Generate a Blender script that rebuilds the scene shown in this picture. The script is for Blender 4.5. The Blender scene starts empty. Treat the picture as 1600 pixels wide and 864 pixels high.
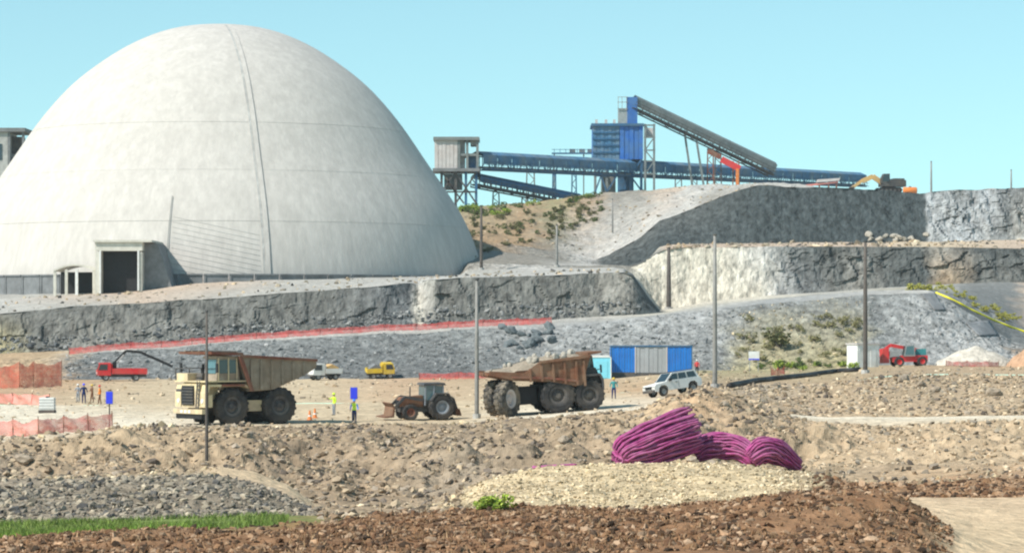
import bpy, bmesh, math, random
import numpy as np
from mathutils import Vector, Matrix
from mathutils.bvhtree import BVHTree

# ------------------------------------------------------------------ camera, sky, sun, exposure
SC = bpy.context.scene
COL = SC.collection
R = math.radians
rng = np.random.default_rng(7)
random.seed(7)
F, CX, HY, CZ = 4500.0, 800.0, 506.0, 7.4          # focal length in photo pixels, optical centre column, horizon row, eye height

cam = bpy.data.cameras.new('camera')
cam.sensor_width = 36.0
cam.lens = F / 1600.0 * 36.0
cam.shift_y = (HY - 432.0) / 1600.0
cam.clip_start = 1.0
cam.clip_end = 20000.0
camo = bpy.data.objects.new('camera', cam)
COL.objects.link(camo)
camo.location = (0, 0, CZ)
camo.rotation_euler = (R(90), 0, 0)
SC.camera = camo

SUN_AZ, SUN_EL = R(57), R(46)      # degrees to the left of straight behind the camera, height
SUND = Vector((-math.sin(SUN_AZ) * math.cos(SUN_EL), -math.cos(SUN_AZ) * math.cos(SUN_EL), math.sin(SUN_EL)))
world = bpy.data.worlds.new('World')
SC.world = world
world.use_nodes = True
wn, wl = world.node_tree.nodes, world.node_tree.links
wn.clear()
sky = wn.new('ShaderNodeTexSky')
sky.sky_type = 'NISHITA'
sky.sun_disc = False
sky.sun_elevation = SUN_EL
sky.sun_rotation = math.atan2(SUND.x, SUND.y)
sky.altitude = 300
sky.air_density = 1.0
sky.dust_density = 0.3
sky.ozone_density = 1.0
wtc = wn.new('ShaderNodeTexCoord')
wmap = wn.new('ShaderNodeMapping')
wmap.inputs['Scale'].default_value = (1, 1, 1.0)
wmap.inputs['Location'].default_value = (0, 0, 0.09)
wl.new(wtc.outputs['Generated'], wmap.inputs['Vector'])
wl.new(wmap.outputs['Vector'], sky.inputs['Vector'])
wtint = wn.new('ShaderNodeMix')
wtint.data_type = 'RGBA'
wtint.blend_type = 'MULTIPLY'
wtint.inputs['Factor'].default_value = 1.0
wtint.inputs['B'].default_value = (0.97, 1.20, 0.97, 1)
wl.new(sky.outputs['Color'], wtint.inputs['A'])
bg = wn.new('ShaderNodeBackground')
bg.inputs['Strength'].default_value = 0.15
wl.new(wtint.outputs['Result'], bg.inputs['Color'])
wo = wn.new('ShaderNodeOutputWorld')
wl.new(bg.outputs['Background'], wo.inputs['Surface'])

sun = bpy.data.lights.new('sun', 'SUN')
sun.energy = 5.0
sun.angle = R(0.53)
sun.color = (1.0, 0.95, 0.87)
suno = bpy.data.objects.new('sun', sun)
COL.objects.link(suno)
suno.location = (-200, -100, 300)
suno.rotation_euler = SUND.to_track_quat('Z', 'Y').to_euler()

vs = SC.view_settings
vs.view_transform = 'Standard'
vs.look = 'None'
vs.exposure = 0.25
vs.gamma = 1.0
vs.use_curve_mapping = False
SC.render.engine = 'CYCLES'
SC.cycles.use_denoising = True
SC.cycles.max_bounces = 5
SC.cycles.volume_bounces = 0
SC.cycles.filter_width = 2.2

# ------------------------------------------------------------------ small helpers
def W(px, py, d):
    return Vector(((px - CX) / F * d, d, CZ - (py - HY) / F * d))

def prop(o, label=None, cat=None, group=None, kind=None):
    if label: o['label'] = label
    if cat: o['category'] = cat
    if group: o['group'] = group
    if kind: o['kind'] = kind
    return o

def thing(name, label, cat, loc=(0, 0, 0), rz=0.0, group=None):
    o = bpy.data.objects.new(name, None)
    o.empty_display_size = 0.3
    COL.objects.link(o)
    o.location = loc
    o.rotation_euler = (0, 0, rz)
    return prop(o, label, cat, group)

def copy_tree(o, parent=None):
    c = o.copy()
    COL.objects.link(c)
    c.parent = parent
    for ch in o.children:
        copy_tree(ch, c)
    return c

def h3(ix, iy, iz, s=0):
    h = (ix.astype(np.int64) * 374761393 + iy.astype(np.int64) * 668265263 + iz.astype(np.int64) * 2147483647 + s * 974711) & 0xffffffff
    h = ((h ^ (h >> 13)) * 1274126177) & 0xffffffff
    h = ((h ^ (h >> 15)) * 2246822519) & 0xffffffff
    return ((h ^ (h >> 16)) & 0xffffff) / float(0xffffff)

def vnoise(p, s=0):
    i = np.floor(p)
    f = p - i
    f = f * f * (3 - 2 * f)
    i = i.astype(np.int64)
    x, y, z = i[:, 0], i[:, 1], i[:, 2]
    fx, fy, fz = f[:, 0], f[:, 1], f[:, 2]
    r = 0
    for dx in (0, 1):
        for dy in (0, 1):
            for dz in (0, 1):
                w = (fx if dx else 1 - fx) * (fy if dy else 1 - fy) * (fz if dz else 1 - fz)
                r = r + w * h3(x + dx, y + dy, z + dz, s)
    return r * 2 - 1

def fbm(p, octs=4, s=0, gain=0.55, ridged=False):
    a, t, r = 1.0, 0.0, 0.0
    for k in range(octs):
        n = vnoise(p * (2.03 ** k) + 17.3 * k, s + k)
        if ridged: n = 1 - 2 * np.abs(n)
        r = r + a * n
        t += a
        a *= gain
    return r / t

# ------------------------------------------------------------------ materials
def mat(name, color, rough=0.8, metal=0.0, var=0.25, scale=3.0, bump=0.0, bscale=None, attr=False, stretch=(1, 1, 1), dirt=None, dirt_amt=0.0, alpha=1.0, spec=0.3, coord='Object', patchy=False):
    m = bpy.data.materials.new(name)
    m.use_nodes = True
    n, l = m.node_tree.nodes, m.node_tree.links
    b = n['Principled BSDF']
    b.inputs['Roughness'].default_value = rough
    b.inputs['Metallic'].default_value = metal
    b.inputs['Specular IOR Level'].default_value = spec
    tc = n.new('ShaderNodeTexCoord')
    mp = n.new('ShaderNodeMapping')
    mp.inputs['Scale'].default_value = stretch
    if coord == 'World':
        g = n.new('ShaderNodeNewGeometry')
        l.new(g.outputs['Position'], mp.inputs['Vector'])
    else:
        l.new(tc.outputs['Object'], mp.inputs['Vector'])
    nz = n.new('ShaderNodeTexNoise')
    nz.inputs['Scale'].default_value = scale
    nz.inputs['Detail'].default_value = 8
    nz.inputs['Roughness'].default_value = 0.65
    l.new(mp.outputs['Vector'], nz.inputs['Vector'])
    mr = n.new('ShaderNodeMapRange')
    mr.inputs['From Min'].default_value = 0.3
    mr.inputs['From Max'].default_value = 0.7
    mr.inputs['To Min'].default_value = 1 - var
    mr.inputs['To Max'].default_value = 1 + var
    l.new(nz.outputs['Fac'], mr.inputs['Value'])
    mx = n.new('ShaderNodeVectorMath')
    mx.operation = 'SCALE'
    if attr:
        at = n.new('ShaderNodeAttribute')
        at.attribute_name = 'Col'
        l.new(at.outputs['Color'], mx.inputs[0])
    else:
        mx.inputs[0].default_value = color[:3]
    l.new(mr.outputs['Result'], mx.inputs['Scale'])
    out = mx.outputs['Vector']
    if dirt is not None:
        n2 = n.new('ShaderNodeTexNoise')
        n2.inputs['Scale'].default_value = scale * 0.37
        n2.inputs['Detail'].default_value = 6
        n2.inputs['Roughness'].default_value = 0.7
        l.new(mp.outputs['Vector'], n2.inputs['Vector'])
        r2 = n.new('ShaderNodeMapRange')
        r2.inputs['From Min'].default_value = 0.42
        r2.inputs['From Max'].default_value = 0.62
        r2.inputs['To Max'].default_value = dirt_amt
        l.new(n2.outputs['Fac'], r2.inputs['Value'])
        m2 = n.new('ShaderNodeMix')
        m2.data_type = 'RGBA'
        l.new(r2.outputs['Result'], m2.inputs['Factor'])
        l.new(out, m2.inputs['A'])
        m2.inputs['B'].default_value = (*dirt, 1)
        out = m2.outputs['Result']
    l.new(out, b.inputs['Base Color'])
    if bump:
        nb = n.new('ShaderNodeTexNoise')
        nb.inputs['Scale'].default_value = bscale or scale * 2
        nb.inputs['Detail'].default_value = 6
        l.new(mp.outputs['Vector'], nb.inputs['Vector'])
        bp = n.new('ShaderNodeBump')
        bp.inputs['Strength'].default_value = 1.0
        bp.inputs['Distance'].default_value = bump
        l.new(nb.outputs['Fac'], bp.inputs['Height'])
        l.new(bp.outputs['Normal'], b.inputs['Normal'])
    if alpha < 1:
        b.inputs['Alpha'].default_value = alpha
    if patchy:                       # torn, faded netting: patches thin out
        na = n.new('ShaderNodeTexNoise')
        na.inputs['Scale'].default_value = 1.1
        na.inputs['Detail'].default_value = 9
        na.inputs['Roughness'].default_value = 0.8
        l.new(mp.outputs['Vector'], na.inputs['Vector'])
        ra = n.new('ShaderNodeMapRange')
        ra.inputs['From Min'].default_value = 0.38
        ra.inputs['From Max'].default_value = 0.60
        ra.inputs['To Min'].default_value = alpha * 0.5
        ra.inputs['To Max'].default_value = alpha
        l.new(na.outputs['Fac'], ra.inputs['Value'])
        l.new(ra.outputs['Result'], b.inputs['Alpha'])
    return m

M = {}
M['earth'] = mat('earth', None, 0.95, var=0.36, scale=1.3, bump=0.20, bscale=2.6, attr=True, coord='World', spec=0.1)
M['rock'] = mat('rock', None, 0.9, var=0.60, scale=0.75, bump=0.5, bscale=1.3, attr=True, coord='World', stretch=(1.2, 1.0, 0.45), spec=0.15)
M['stone'] = mat('stone', None, 0.9, var=0.25, scale=4.0, attr=True, coord='World', spec=0.15)
M['leaf'] = mat('leaf', None, 0.7, var=0.25, scale=3.0, attr=True, coord='World', spec=0.2)
DUST = (0.42, 0.34, 0.25)
M['dome'] = mat('dome_concrete', (0.51, 0.472, 0.435), 0.95, var=0.11, scale=1.1, bump=0.05, bscale=1.4, stretch=(1, 1, 0.09), dirt=(0.39, 0.36, 0.33), dirt_amt=0.45, coord='World')
M['dome_dark'] = mat('dome_joint', (0.46, 0.44, 0.41), 0.9, var=0.2, scale=0.5, coord='World')
M['concrete'] = mat('concrete', (0.42, 0.41, 0.39), 0.9, var=0.2, scale=0.8, dirt=(0.25, 0.24, 0.23), dirt_amt=0.6, coord='World')
M['concrete_pale'] = mat('concrete_pale', (0.60, 0.57, 0.50), 0.9, var=0.15, scale=0.9, dirt=(0.42, 0.39, 0.33), dirt_amt=0.5, coord='World')
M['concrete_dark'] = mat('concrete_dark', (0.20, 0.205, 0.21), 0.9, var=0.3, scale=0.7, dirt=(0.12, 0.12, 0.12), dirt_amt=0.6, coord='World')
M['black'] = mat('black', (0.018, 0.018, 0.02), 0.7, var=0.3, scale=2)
M['rubber'] = mat('rubber', (0.030, 0.030, 0.032), 0.85, var=0.3, scale=3, dirt=(0.16, 0.13, 0.10), dirt_amt=0.35)
M['rubber_dusty'] = mat('rubber_dusty', (0.05, 0.048, 0.045), 0.9, var=0.3, scale=3, dirt=(0.33, 0.27, 0.20), dirt_amt=0.75)
M['dark_steel'] = mat('dark_steel', (0.07, 0.07, 0.075), 0.6, 0.3, var=0.35, scale=2, dirt=(0.25, 0.2, 0.15), dirt_amt=0.4)
M['cream'] = mat('cream_paint', (0.64, 0.52, 0.31), 0.6, var=0.25, scale=1.5, dirt=(0.42, 0.33, 0.23), dirt_amt=0.85)
M['bed'] = mat('bed_steel', (0.29, 0.24, 0.185), 0.8, 0.0, var=0.3, scale=1.2, dirt=(0.20, 0.13, 0.08), dirt_amt=0.6)
M['rust'] = mat('rust', (0.17, 0.075, 0.042), 0.9, var=0.4, scale=1.6, dirt=(0.24, 0.16, 0.105), dirt_amt=0.7)
M['rustred'] = mat('rust_red', (0.20, 0.065, 0.042), 0.8, var=0.35, scale=2, dirt=(0.24, 0.16, 0.11), dirt_amt=0.7)
M['glass'] = mat('glass', (0.02, 0.035, 0.045), 0.12, var=0.2, scale=1, spec=0.8)
M['glass_teal'] = mat('glass_teal', (0.06, 0.13, 0.15), 0.10, var=0.2, scale=1, spec=0.9)
M['white'] = mat('white_paint', (0.74, 0.74, 0.72), 0.45, var=0.08, scale=1.5, dirt=DUST, dirt_amt=0.3)
M['pale_metal'] = mat('pale_metal', (0.55, 0.51, 0.49), 0.6, 0.1, var=0.15, scale=0.8, dirt=(0.45, 0.36, 0.32), dirt_amt=0.5)
M['red'] = mat('red_paint', (0.62, 0.03, 0.035), 0.5, var=0.2, scale=1.5, dirt=(0.4, 0.2, 0.15), dirt_amt=0.3)
M['yellow'] = mat('yellow_paint', (0.68, 0.46, 0.03), 0.5, var=0.15, scale=1.5, dirt=DUST, dirt_amt=0.3)
M['orange'] = mat('orange_paint', (0.70, 0.20, 0.04), 0.55, var=0.15, scale=1.5, dirt=DUST, dirt_amt=0.25)
M['tan_paint'] = mat('tan_paint', (0.62, 0.38, 0.14), 0.55, var=0.15, scale=1.5, dirt=DUST, dirt_amt=0.4)
M['blue'] = mat('blue_clad', (0.02, 0.12, 0.42), 0.6, 0.0, var=0.25, scale=0.6, dirt=(0.08, 0.17, 0.32), dirt_amt=0.7)
M['blue_light'] = mat('blue_faded', (0.06, 0.17, 0.30), 0.75, 0.0, var=0.4, scale=0.5, dirt=(0.17, 0.21, 0.24), dirt_amt=0.9)
M['blue_steel'] = mat('blue_steel', (0.03, 0.12, 0.24), 0.6, 0.1, var=0.3, scale=0.7, dirt=(0.10, 0.13, 0.16), dirt_amt=0.6)
M['grey_steel'] = mat('grey_steel', (0.17, 0.19, 0.19), 0.6, 0.2, var=0.3, scale=0.7, dirt=(0.28, 0.27, 0.25), dirt_amt=0.5)
M['galv'] = mat('galvanised', (0.36, 0.36, 0.35), 0.5, 0.4, var=0.2, scale=1.5)
M['pole'] = mat('pole_steel', (0.24, 0.23, 0.215), 0.65, 0.2, var=0.25, scale=1.2)
M['pole_dark'] = mat('pole_timber', (0.10, 0.085, 0.075), 0.85, var=0.3, scale=1.2)
M['hutblue'] = mat('hut_blue', (0.015, 0.19, 0.60), 0.6, var=0.12, scale=0.8, dirt=(0.03, 0.12, 0.40), dirt_amt=0.5)
M['hutgrey'] = mat('hut_grey', (0.36, 0.37, 0.38), 0.6, var=0.12, scale=0.8, dirt=(0.27, 0.27, 0.27), dirt_amt=0.4)
M['cyan'] = mat('cyan_plastic', (0.22, 0.62, 0.74), 0.5, var=0.1, scale=1)
M['net'] = mat('net_orange', (0.78, 0.20, 0.13), 0.8, var=0.25, scale=1.2, alpha=0.97, coord='World', patchy=True)
M['netpink'] = mat('net_pink', (0.80, 0.31, 0.26), 0.8, var=0.25, scale=1.2, alpha=0.97, coord='World', patchy=True)
M['netred'] = mat('net_red', (0.60, 0.10, 0.09), 0.8, var=0.25, scale=0.8, alpha=0.85, coord='World', patchy=True)
M['magenta'] = mat('magenta_plastic', (0.34, 0.055, 0.19), 0.8, var=0.5, scale=3.5, dirt=(0.42, 0.17, 0.29), dirt_amt=0.6)
M['signblue'] = mat('sign_blue', (0.04, 0.06, 0.72), 0.5, var=0.05, scale=2)
M['brightblue'] = mat('bright_blue', (0.02, 0.20, 0.75), 0.6, var=0.1, scale=2)
M['skin'] = mat('skin', (0.42, 0.26, 0.18), 0.6, var=0.05, scale=3)
M['navy'] = mat('navy_cloth', (0.015, 0.03, 0.12), 0.9, var=0.2, scale=6)
M['hivis'] = mat('hivis_cloth', (0.55, 0.78, 0.05), 0.8, var=0.1, scale=6)
M['orangecloth'] = mat('orange_cloth', (0.8, 0.25, 0.04), 0.8, var=0.1, scale=6)
M['brown'] = mat('brown_cloth', (0.18, 0.09, 0.05), 0.9, var=0.2, scale=6)
M['teal'] = mat('teal_cloth', (0.05, 0.26, 0.27), 0.9, var=0.2, scale=6)
M['greycloth'] = mat('grey_cloth', (0.25, 0.27, 0.30), 0.9, var=0.2, scale=6)
M['yellowpipe'] = mat('yellow_plastic', (0.80, 0.70, 0.03), 0.5, var=0.1, scale=1)
M['shadowtube'] = mat('shadow_black', (0.015, 0.015, 0.017), 0.6, var=0.2, scale=1, dirt=(0.10, 0.08, 0.06), dirt_amt=0.4)

# ------------------------------------------------------------------ mesh builder
class MB:
    def __init__(s):
        s.v, s.f = [], []
    def add(s, vs_, fs_, mtx=None):
        k = len(s.v)
        s.v += [(mtx @ Vector(v))[:] if mtx else tuple(v) for v in vs_]
        s.f += [tuple(i + k for i in f) for f in fs_]
        return s
    def box(s, x0, x1, y0, y1, z0, z1, mtx=None):
        return s.add([(x0, y0, z0), (x1, y0, z0), (x1, y1, z0), (x0, y1, z0), (x0, y0, z1), (x1, y0, z1), (x1, y1, z1), (x0, y1, z1)],
                     [(3, 2, 1, 0), (4, 5, 6, 7), (0, 1, 5, 4), (1, 2, 6, 5), (2, 3, 7, 6), (3, 0, 4, 7)], mtx)
    def prism(s, prof, y0, y1, mtx=None):
        """profile in (x, z), extruded along y"""
        n = len(prof)
        vs_ = [(x, y0, z) for x, z in prof] + [(x, y1, z) for x, z in prof]
        a = sum(prof[i][0] * prof[(i + 1) % n][1] - prof[(i + 1) % n][0] * prof[i][1] for i in range(n))
        fs_ = [tuple(range(n)), tuple(range(2 * n - 1, n - 1, -1))] + [((i + 1) % n, i, i + n, (i + 1) % n + n) for i in range(n)]
        if a < 0: fs_ = [tuple(reversed(f)) for f in fs_]
        return s.add(vs_, fs_, mtx)
    def tube(s, path, r, n=8, caps=True):
        path = [Vector(p) for p in path]
        rs = r if isinstance(r, (list, tuple)) else [r] * len(path)
        vs_, fs_ = [], []
        up = None
        for i, p in enumerate(path):
            t = (path[min(i + 1, len(path) - 1)] - path[max(i - 1, 0)]).normalized()
            if up is None:
                up = Vector((0, 0, 1)) if abs(t.z) < 0.9 else Vector((1, 0, 0))
            u = (up - t * up.dot(t)).normalized()
            up = u
            w = t.cross(u)
            for k in range(n):
                a = 2 * math.pi * k / n
                vs_.append(p + (u * math.cos(a) + w * math.sin(a)) * rs[i])
        for i in range(len(path) - 1):
            for k in range(n):
                fs_.append((i * n + k, i * n + (k + 1) % n, (i + 1) * n + (k + 1) % n, (i + 1) * n + k))
        if caps:
            fs_.append(tuple(reversed(range(n))))
            fs_.append(tuple(range((len(path) - 1) * n, len(path) * n)))
        return s.add(vs_, fs_)
    def bar(s, p0, p1, w, h=None):
        """rectangular bar between two points"""
        p0, p1 = Vector(p0), Vector(p1)
        h = h or w
        t = (p1 - p0).normalized()
        up = Vector((0, 0, 1)) if abs(t.z) < 0.95 else Vector((0, 1, 0))
        sd = t.cross(up).normalized() * (w / 2)
        u = sd.cross(t).normalized() * (h / 2)
        vs_ = []
        for p in (p0, p1):
            vs_ += [p - sd - u, p + sd - u, p + sd + u, p - sd + u]
        return s.add(vs_, [(3, 2, 1, 0), (4, 5, 6, 7), (0, 1, 5, 4), (1, 2, 6, 5), (2, 3, 7, 6), (3, 0, 4, 7)])
    def lathe(s, prof, n=24, mtx=None):
        """profile (r, h) turned about local y"""
        vs_, fs_ = [], []
        m = len(prof)
        for k in range(n):
            a = 2 * math.pi * k / n
            for r_, h_ in prof:
                vs_.append((r_ * math.cos(a), h_, r_ * math.sin(a)))
        for k in range(n):
            for j in range(m - 1):
                k2 = (k + 1) % n
                fs_.append((k * m + j, k * m + j + 1, k2 * m + j + 1, k2 * m + j))
        return s.add(vs_, fs_, mtx)
    def build(s, name, m, parent=None, smooth=False):
        me = bpy.data.meshes.new(name)
        me.from_pydata([tuple(v) for v in s.v], [], s.f)
        if smooth:
            me.polygons.foreach_set('use_smooth', [True] * len(me.polygons))
        me.materials.append(M[m] if isinstance(m, str) else m)
        me.update()
        o = bpy.data.objects.new(name, me)
        COL.objects.link(o)
        if parent: o.parent = parent
        return o

def npmesh(name, verts, faces, m, cols=None, smooth=False):
    """fast mesh from numpy arrays; faces (n,3) or (n,4)"""
    me = bpy.data.meshes.new(name)
    nv, nf, k = len(verts), len(faces), faces.shape[1]
    me.vertices.add(nv)
    me.vertices.foreach_set('co', verts.astype(np.float32).ravel())
    me.loops.add(nf * k)
    me.loops.foreach_set('vertex_index', faces.astype(np.int32).ravel())
    me.polygons.add(nf)
    me.polygons.foreach_set('loop_start', np.arange(0, nf * k, k, dtype=np.int32))
    me.polygons.foreach_set('loop_total', np.full(nf, k, dtype=np.int32))
    me.polygons.foreach_set('use_smooth', np.full(nf, smooth))
    me.update(calc_edges=True)
    if cols is not None:
        ca = me.attributes.new('Col', 'FLOAT_COLOR', 'POINT')
        c4 = np.ones((nv, 4), np.float32)
        c4[:, :3] = cols
        ca.data.foreach_set('color', c4.ravel())
    me.materials.append(m)
    return me

def link(name, me, parent=None):
    o = bpy.data.objects.new(name, me)
    COL.objects.link(o)
    if parent: o.parent = parent
    return o
# ------------------------------------------------------------------ terrain: breaks of slope, near to far, each a line on the site plan
def zy(z, d):
    return HY - (z - CZ) * F / d

ROWS = []
def row(d, ys, az, ay):
    """d: distance or [(column, distance)]; ys: [(column, row)]; az / ay: vertical and horizontal roughness in metres"""
    ROWS.append((d if isinstance(d, list) else [(0, d)], ys, az, ay))
    return len(ROWS) - 1

r_a0 = row(22, [(0, zy(3.6, 22))], 0.1, 0)
r_a1 = row(52, [(-400, 905), (0, 885), (500, 872), (900, 868), (1300, 868), (1420, 872), (1490, 905), (1600, 920), (2000, 930)], 0.16, 0)
r_a2 = row(75, [(-400, 852), (0, 842), (250, 836), (500, 819), (700, 803), (900, 798), (1100, 790), (1250, 779), (1330, 768), (1390, 776), (1440, 800), (1500, 838), (1540, 852), (1600, 862), (2000, 870)], 0.26, 0)
r_a3 = row(83, [(-400, 858), (0, 846), (250, 840), (500, 825), (700, 808), (1100, 800), (1300, 795), (1400, 805), (1460, 822), (1520, 838), (1600, 846), (2000, 850)], 0.10, 0)
r_b1 = row(112, [(-400, 820), (0, 817), (250, 812), (480, 804), (690, 799), (1000, 797), (1250, 778), (1400, 777), (1600, 776), (2000, 776)], 0.08, 0)
r_c1 = row(128, [(-400, 742), (0, 750), (100, 748), (200, 745), (300, 742), (350, 744), (400, 757), (450, 778), (495, 801), (560, 797), (660, 797), (700, 782), (760, 750), (850, 731), (1000, 726), (1150, 724), (1260, 738), (1340, 757), (1420, 760), (1500, 752), (1600, 745), (2000, 740)], 0.10, 0)
r_c2 = row(136, [(-400, 738), (0, 748), (200, 742), (300, 737), (345, 731), (400, 739), (450, 758), (490, 786), (520, 792), (560, 793), (660, 793), (700, 779), (760, 752), (850, 734), (1000, 729), (1150, 727), (1260, 738), (1340, 752), (1420, 750), (1500, 742), (1600, 735), (2000, 730)], 0.12, 0)
r_d1 = row(152, [(-400, 745), (0, 762), (300, 762), (400, 770), (490, 790), (560, 790), (690, 782), (760, 768), (850, 752), (1000, 746), (1150, 740), (1270, 738), (1350, 738), (1450, 730), (1600, 722), (2000, 718)], 0.45, 0.1)
r_d2 = row(196, [(-400, 690), (0, 690), (100, 687), (170, 676), (220, 670), (330, 668), (500, 669), (600, 664), (700, 661), (800, 657), (900, 650), (1000, 641), (1040, 624), (1092, 603), (1135, 613), (1190, 638), (1245, 658), (1320, 664), (1400, 662), (1600, 661), (2000, 660)], 0.22, 0)
r_e1 = row(206, [(-400, 668), (700, 666), (800, 659), (900, 651), (1000, 643), (1060, 632), (1100, 622), (1150, 630), (1200, 644), (1280, 651), (1400, 651), (1600, 649), (2000, 648)], 0.06, 0)
r_e2 = row(262, [(-400, 633), (200, 632), (500, 630), (700, 627), (800, 623), (960, 613), (1100, 602), (1200, 601), (1300, 599), (1380, 588), (1450, 584), (1600, 586), (2000, 586)], 0.10, 0)
r_e3 = row(380, [(-400, 594), (500, 592), (700, 590), (800, 588), (960, 585), (1100, 578), (1200, 579), (1300, 575), (1350, 572), (1450, 570), (1600, 572), (2000, 572)], 0.12, 0)
r_f1 = row(402, [(-400, 572), (0, 564), (100, 556), (300, 540), (500, 526), (700, 517), (800, 513), (870, 509), (1000, 497), (1100, 486), (1200, 474), (1300, 465), (1400, 459), (1450, 457), (1490, 472), (1540, 505), (1580, 535), (1640, 545), (2000, 548)], 0.25, 0.1)
r_f2 = row(412, [(-400, 562), (0, 553), (100, 548), (300, 533), (500, 518), (700, 507), (860, 499), (1000, 491), (1040, 488), (1100, 478), (1200, 467), (1350, 456), (1450, 452), (1490, 466), (1540, 492), (1600, 522), (1700, 535), (2000, 540)], 0.10, 0.2)
r_g1 = row([(0, 417), (600, 416), (630, 419), (655, 422), (680, 416), (1000, 416)], [(-400, 500), (0, 490), (100, 480), (200, 474), (300, 468), (400, 462), (500, 455), (600, 446), (640, 442), (655, 444), (670, 437), (800, 432), (900, 428), (975, 426), (988, 432), (1012, 470), (1028, 487), (1040, 487), (1100, 477), (1200, 466), (1350, 455), (1450, 451), (1500, 464), (1600, 512), (1700, 525), (2000, 530)], 0.18, 0.3)
r_g2 = row(461, [(-400, 476), (0, 467), (100, 461), (200, 456), (260, 449), (300, 444), (400, 438), (500, 436), (600, 434), (700, 431), (770, 426), (900, 422), (975, 420), (990, 430), (1014, 466), (1030, 484), (1040, 484), (1100, 474), (1200, 464), (1350, 453), (1450, 449), (1500, 452), (1600, 490), (1700, 500), (2000, 505)], 0.10, 0)
z0 = zy(13.0, 495)
r_h1 = row(495, [(-400, z0), (690, z0), (730, 421), (770, 421), (900, 419), (960, 418), (985, 428), (1000, 440), (1020, 470), (1034, 486), (1100, 472), (1200, 462), (1350, 452), (1450, 446), (1500, 443), (1560, 441), (1600, 441), (2000, 441)], 0.10, 0.15)
r_h2 = row(500, [(-400, zy(13, 500)), (690, zy(13, 500)), (730, 412), (770, 412), (830, 414), (900, 415), (950, 415), (985, 417), (1000, 412), (1020, 400), (1036, 391), (1060, 388), (1200, 385), (1450, 386), (1600, 388), (2000, 390)], 0.15, 0.35)
r_i1 = row(530, [(-400, zy(13, 530)), (690, zy(13, 530)), (720, 390), (760, 390), (830, 399), (900, 410), (930, 414), (960, 415), (985, 415), (1010, 408), (1030, 386), (1045, 382), (1200, 380), (1445, 378), (1600, 374), (2000, 374)], 0.15, 0.3)
r_i2 = row(541, [(-400, zy(13, 541)), (690, zy(13, 541)), (720, 374), (760, 377), (830, 386), (880, 397), (912, 405), (930, 407), (950, 399), (1000, 371), (1030, 345), (1060, 335), (1100, 318), (1150, 300), (1185, 290), (1300, 293), (1445, 302), (1455, 300), (1530, 297), (1600, 293), (2000, 290)], 0.3, 0.5)
r_j1 = row(610, [(-400, zy(14, 610)), (0, zy(14, 610)), (600, zy(28, 610)), (690, 332), (720, 325), (760, 321), (830, 316), (900, 307), (1000, 297), (1060, 293), (1110, 288), (1190, 287), (1250, 289), (1300, zy(33.9, 610)), (1445, zy(32.6, 610)), (1600, zy(34, 610)), (2000, zy(34, 610))], 0.35, 0)
r_j2 = row(800, [(-400, zy(12, 800)), (0, zy(14, 800)), (600, zy(28, 800)), (720, zy(30, 800)), (1100, zy(34, 800)), (2000, zy(33, 800))], 0.6, 0)
r_k1 = row(1500, [(0, zy(6, 1500))], 2, 0)
r_k2 = row(9000, [(0, zy(-20, 9000))], 0, 0)

RD = [([a for a, b in d], [b for a, b in d], [a for a, b in y], [b for a, b in y], az, ay) for d, y, az, ay in ROWS]

BLOCKY = {}
def surf(px, k, t, boost_z=0.0, boost_y=0.0, rough=1.0):
    """point of the ground between slope break k and k+1"""
    A, B = RD[k], RD[k + 1]
    dA, dB = np.interp(px, A[0], A[1]), np.interp(px, B[0], B[1])
    yA, yB = np.interp(px, A[2], A[3]), np.interp(px, B[2], B[3])
    zA, zB = CZ - (yA - HY) / F * dA, CZ - (yB - HY) / F * dB
    xA, xB = (px - CX) / F * dA, (px - CX) / F * dB
    p = np.stack([xA + (xB - xA) * t, dA + (dB - dA) * t, zA + (zB - zA) * t], 1)
    az = A[4] + (B[4] - A[4]) * t + boost_z * np.sin(np.pi * t)
    ay = A[5] + (B[5] - A[5]) * t + boost_y * np.sin(np.pi * t)
    far = 3.2 if p[:, 1].mean() < 260 else 6.0
    n1 = fbm(p / np.array([far, far, far]), 4, 3)
    p2 = p.copy()
    p2[:, 2] += rough * az * n1 * 1.6
    if A[5] or B[5] or boost_y:
        n2 = fbm(p / np.array([3.0, 6.0, 7.0]), 4, 11, ridged=True)
        n3 = fbm(p / np.array([9.0, 9.0, 9.0]), 2, 29)
        # fractured blocks: warped cells, each set back or proud by its own amount
        wv = p + 0.9 * np.stack([vnoise(p / 2.2, 61), vnoise(p / 2.2, 62), vnoise(p / 2.2, 63)], 1)
        blk = 0
        for sx, sz, am, sd_ in ((2.6, 3.4, 0.8, 5), (1.1, 1.5, 0.5, 6)):
            cx_, cz_ = np.floor((wv[:, 0] + 0.35 * wv[:, 2]) / sx), np.floor((wv[:, 2] - 0.2 * wv[:, 0]) / sz)
            blk = blk + am * (h3(cx_, cz_, cx_ * 0, sd_) * 2 - 1)
        if k == r_i1:                # long shallow flutes left by the excavator
            n2 = n2 + 0.9 * fbm(p / np.array([0.9, 5.0, 14.0]), 2, 33)
        bw = np.interp(px, *BLOCKY.get(k, ([0], [1.0])))
        p2[:, 1] -= rough * ay * (n2 * (0.2 + 1.1 * bw) + n3 * 1.2 + blk * 1.1 * bw)
    return p2

BLOCKY[r_h1] = ([900, 1040, 1180, 1230, 1500], [.2, .10, .12, .8, .8])
BLOCKY[r_i1] = ([1000, 1040, 1440, 1455], [.4, .16, .16, .75])
BLOCKY[r_f2] = ([0, 900, 980, 1030], [.42, .42, .3, .2])
XS = np.concatenate([np.arange(-1500, -160, 40), np.arange(-160, 1760, 3.0), np.arange(1760, 3100, 40)]).astype(float)
TERR_V, TERR_F = [], []
BANDS = {}

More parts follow.
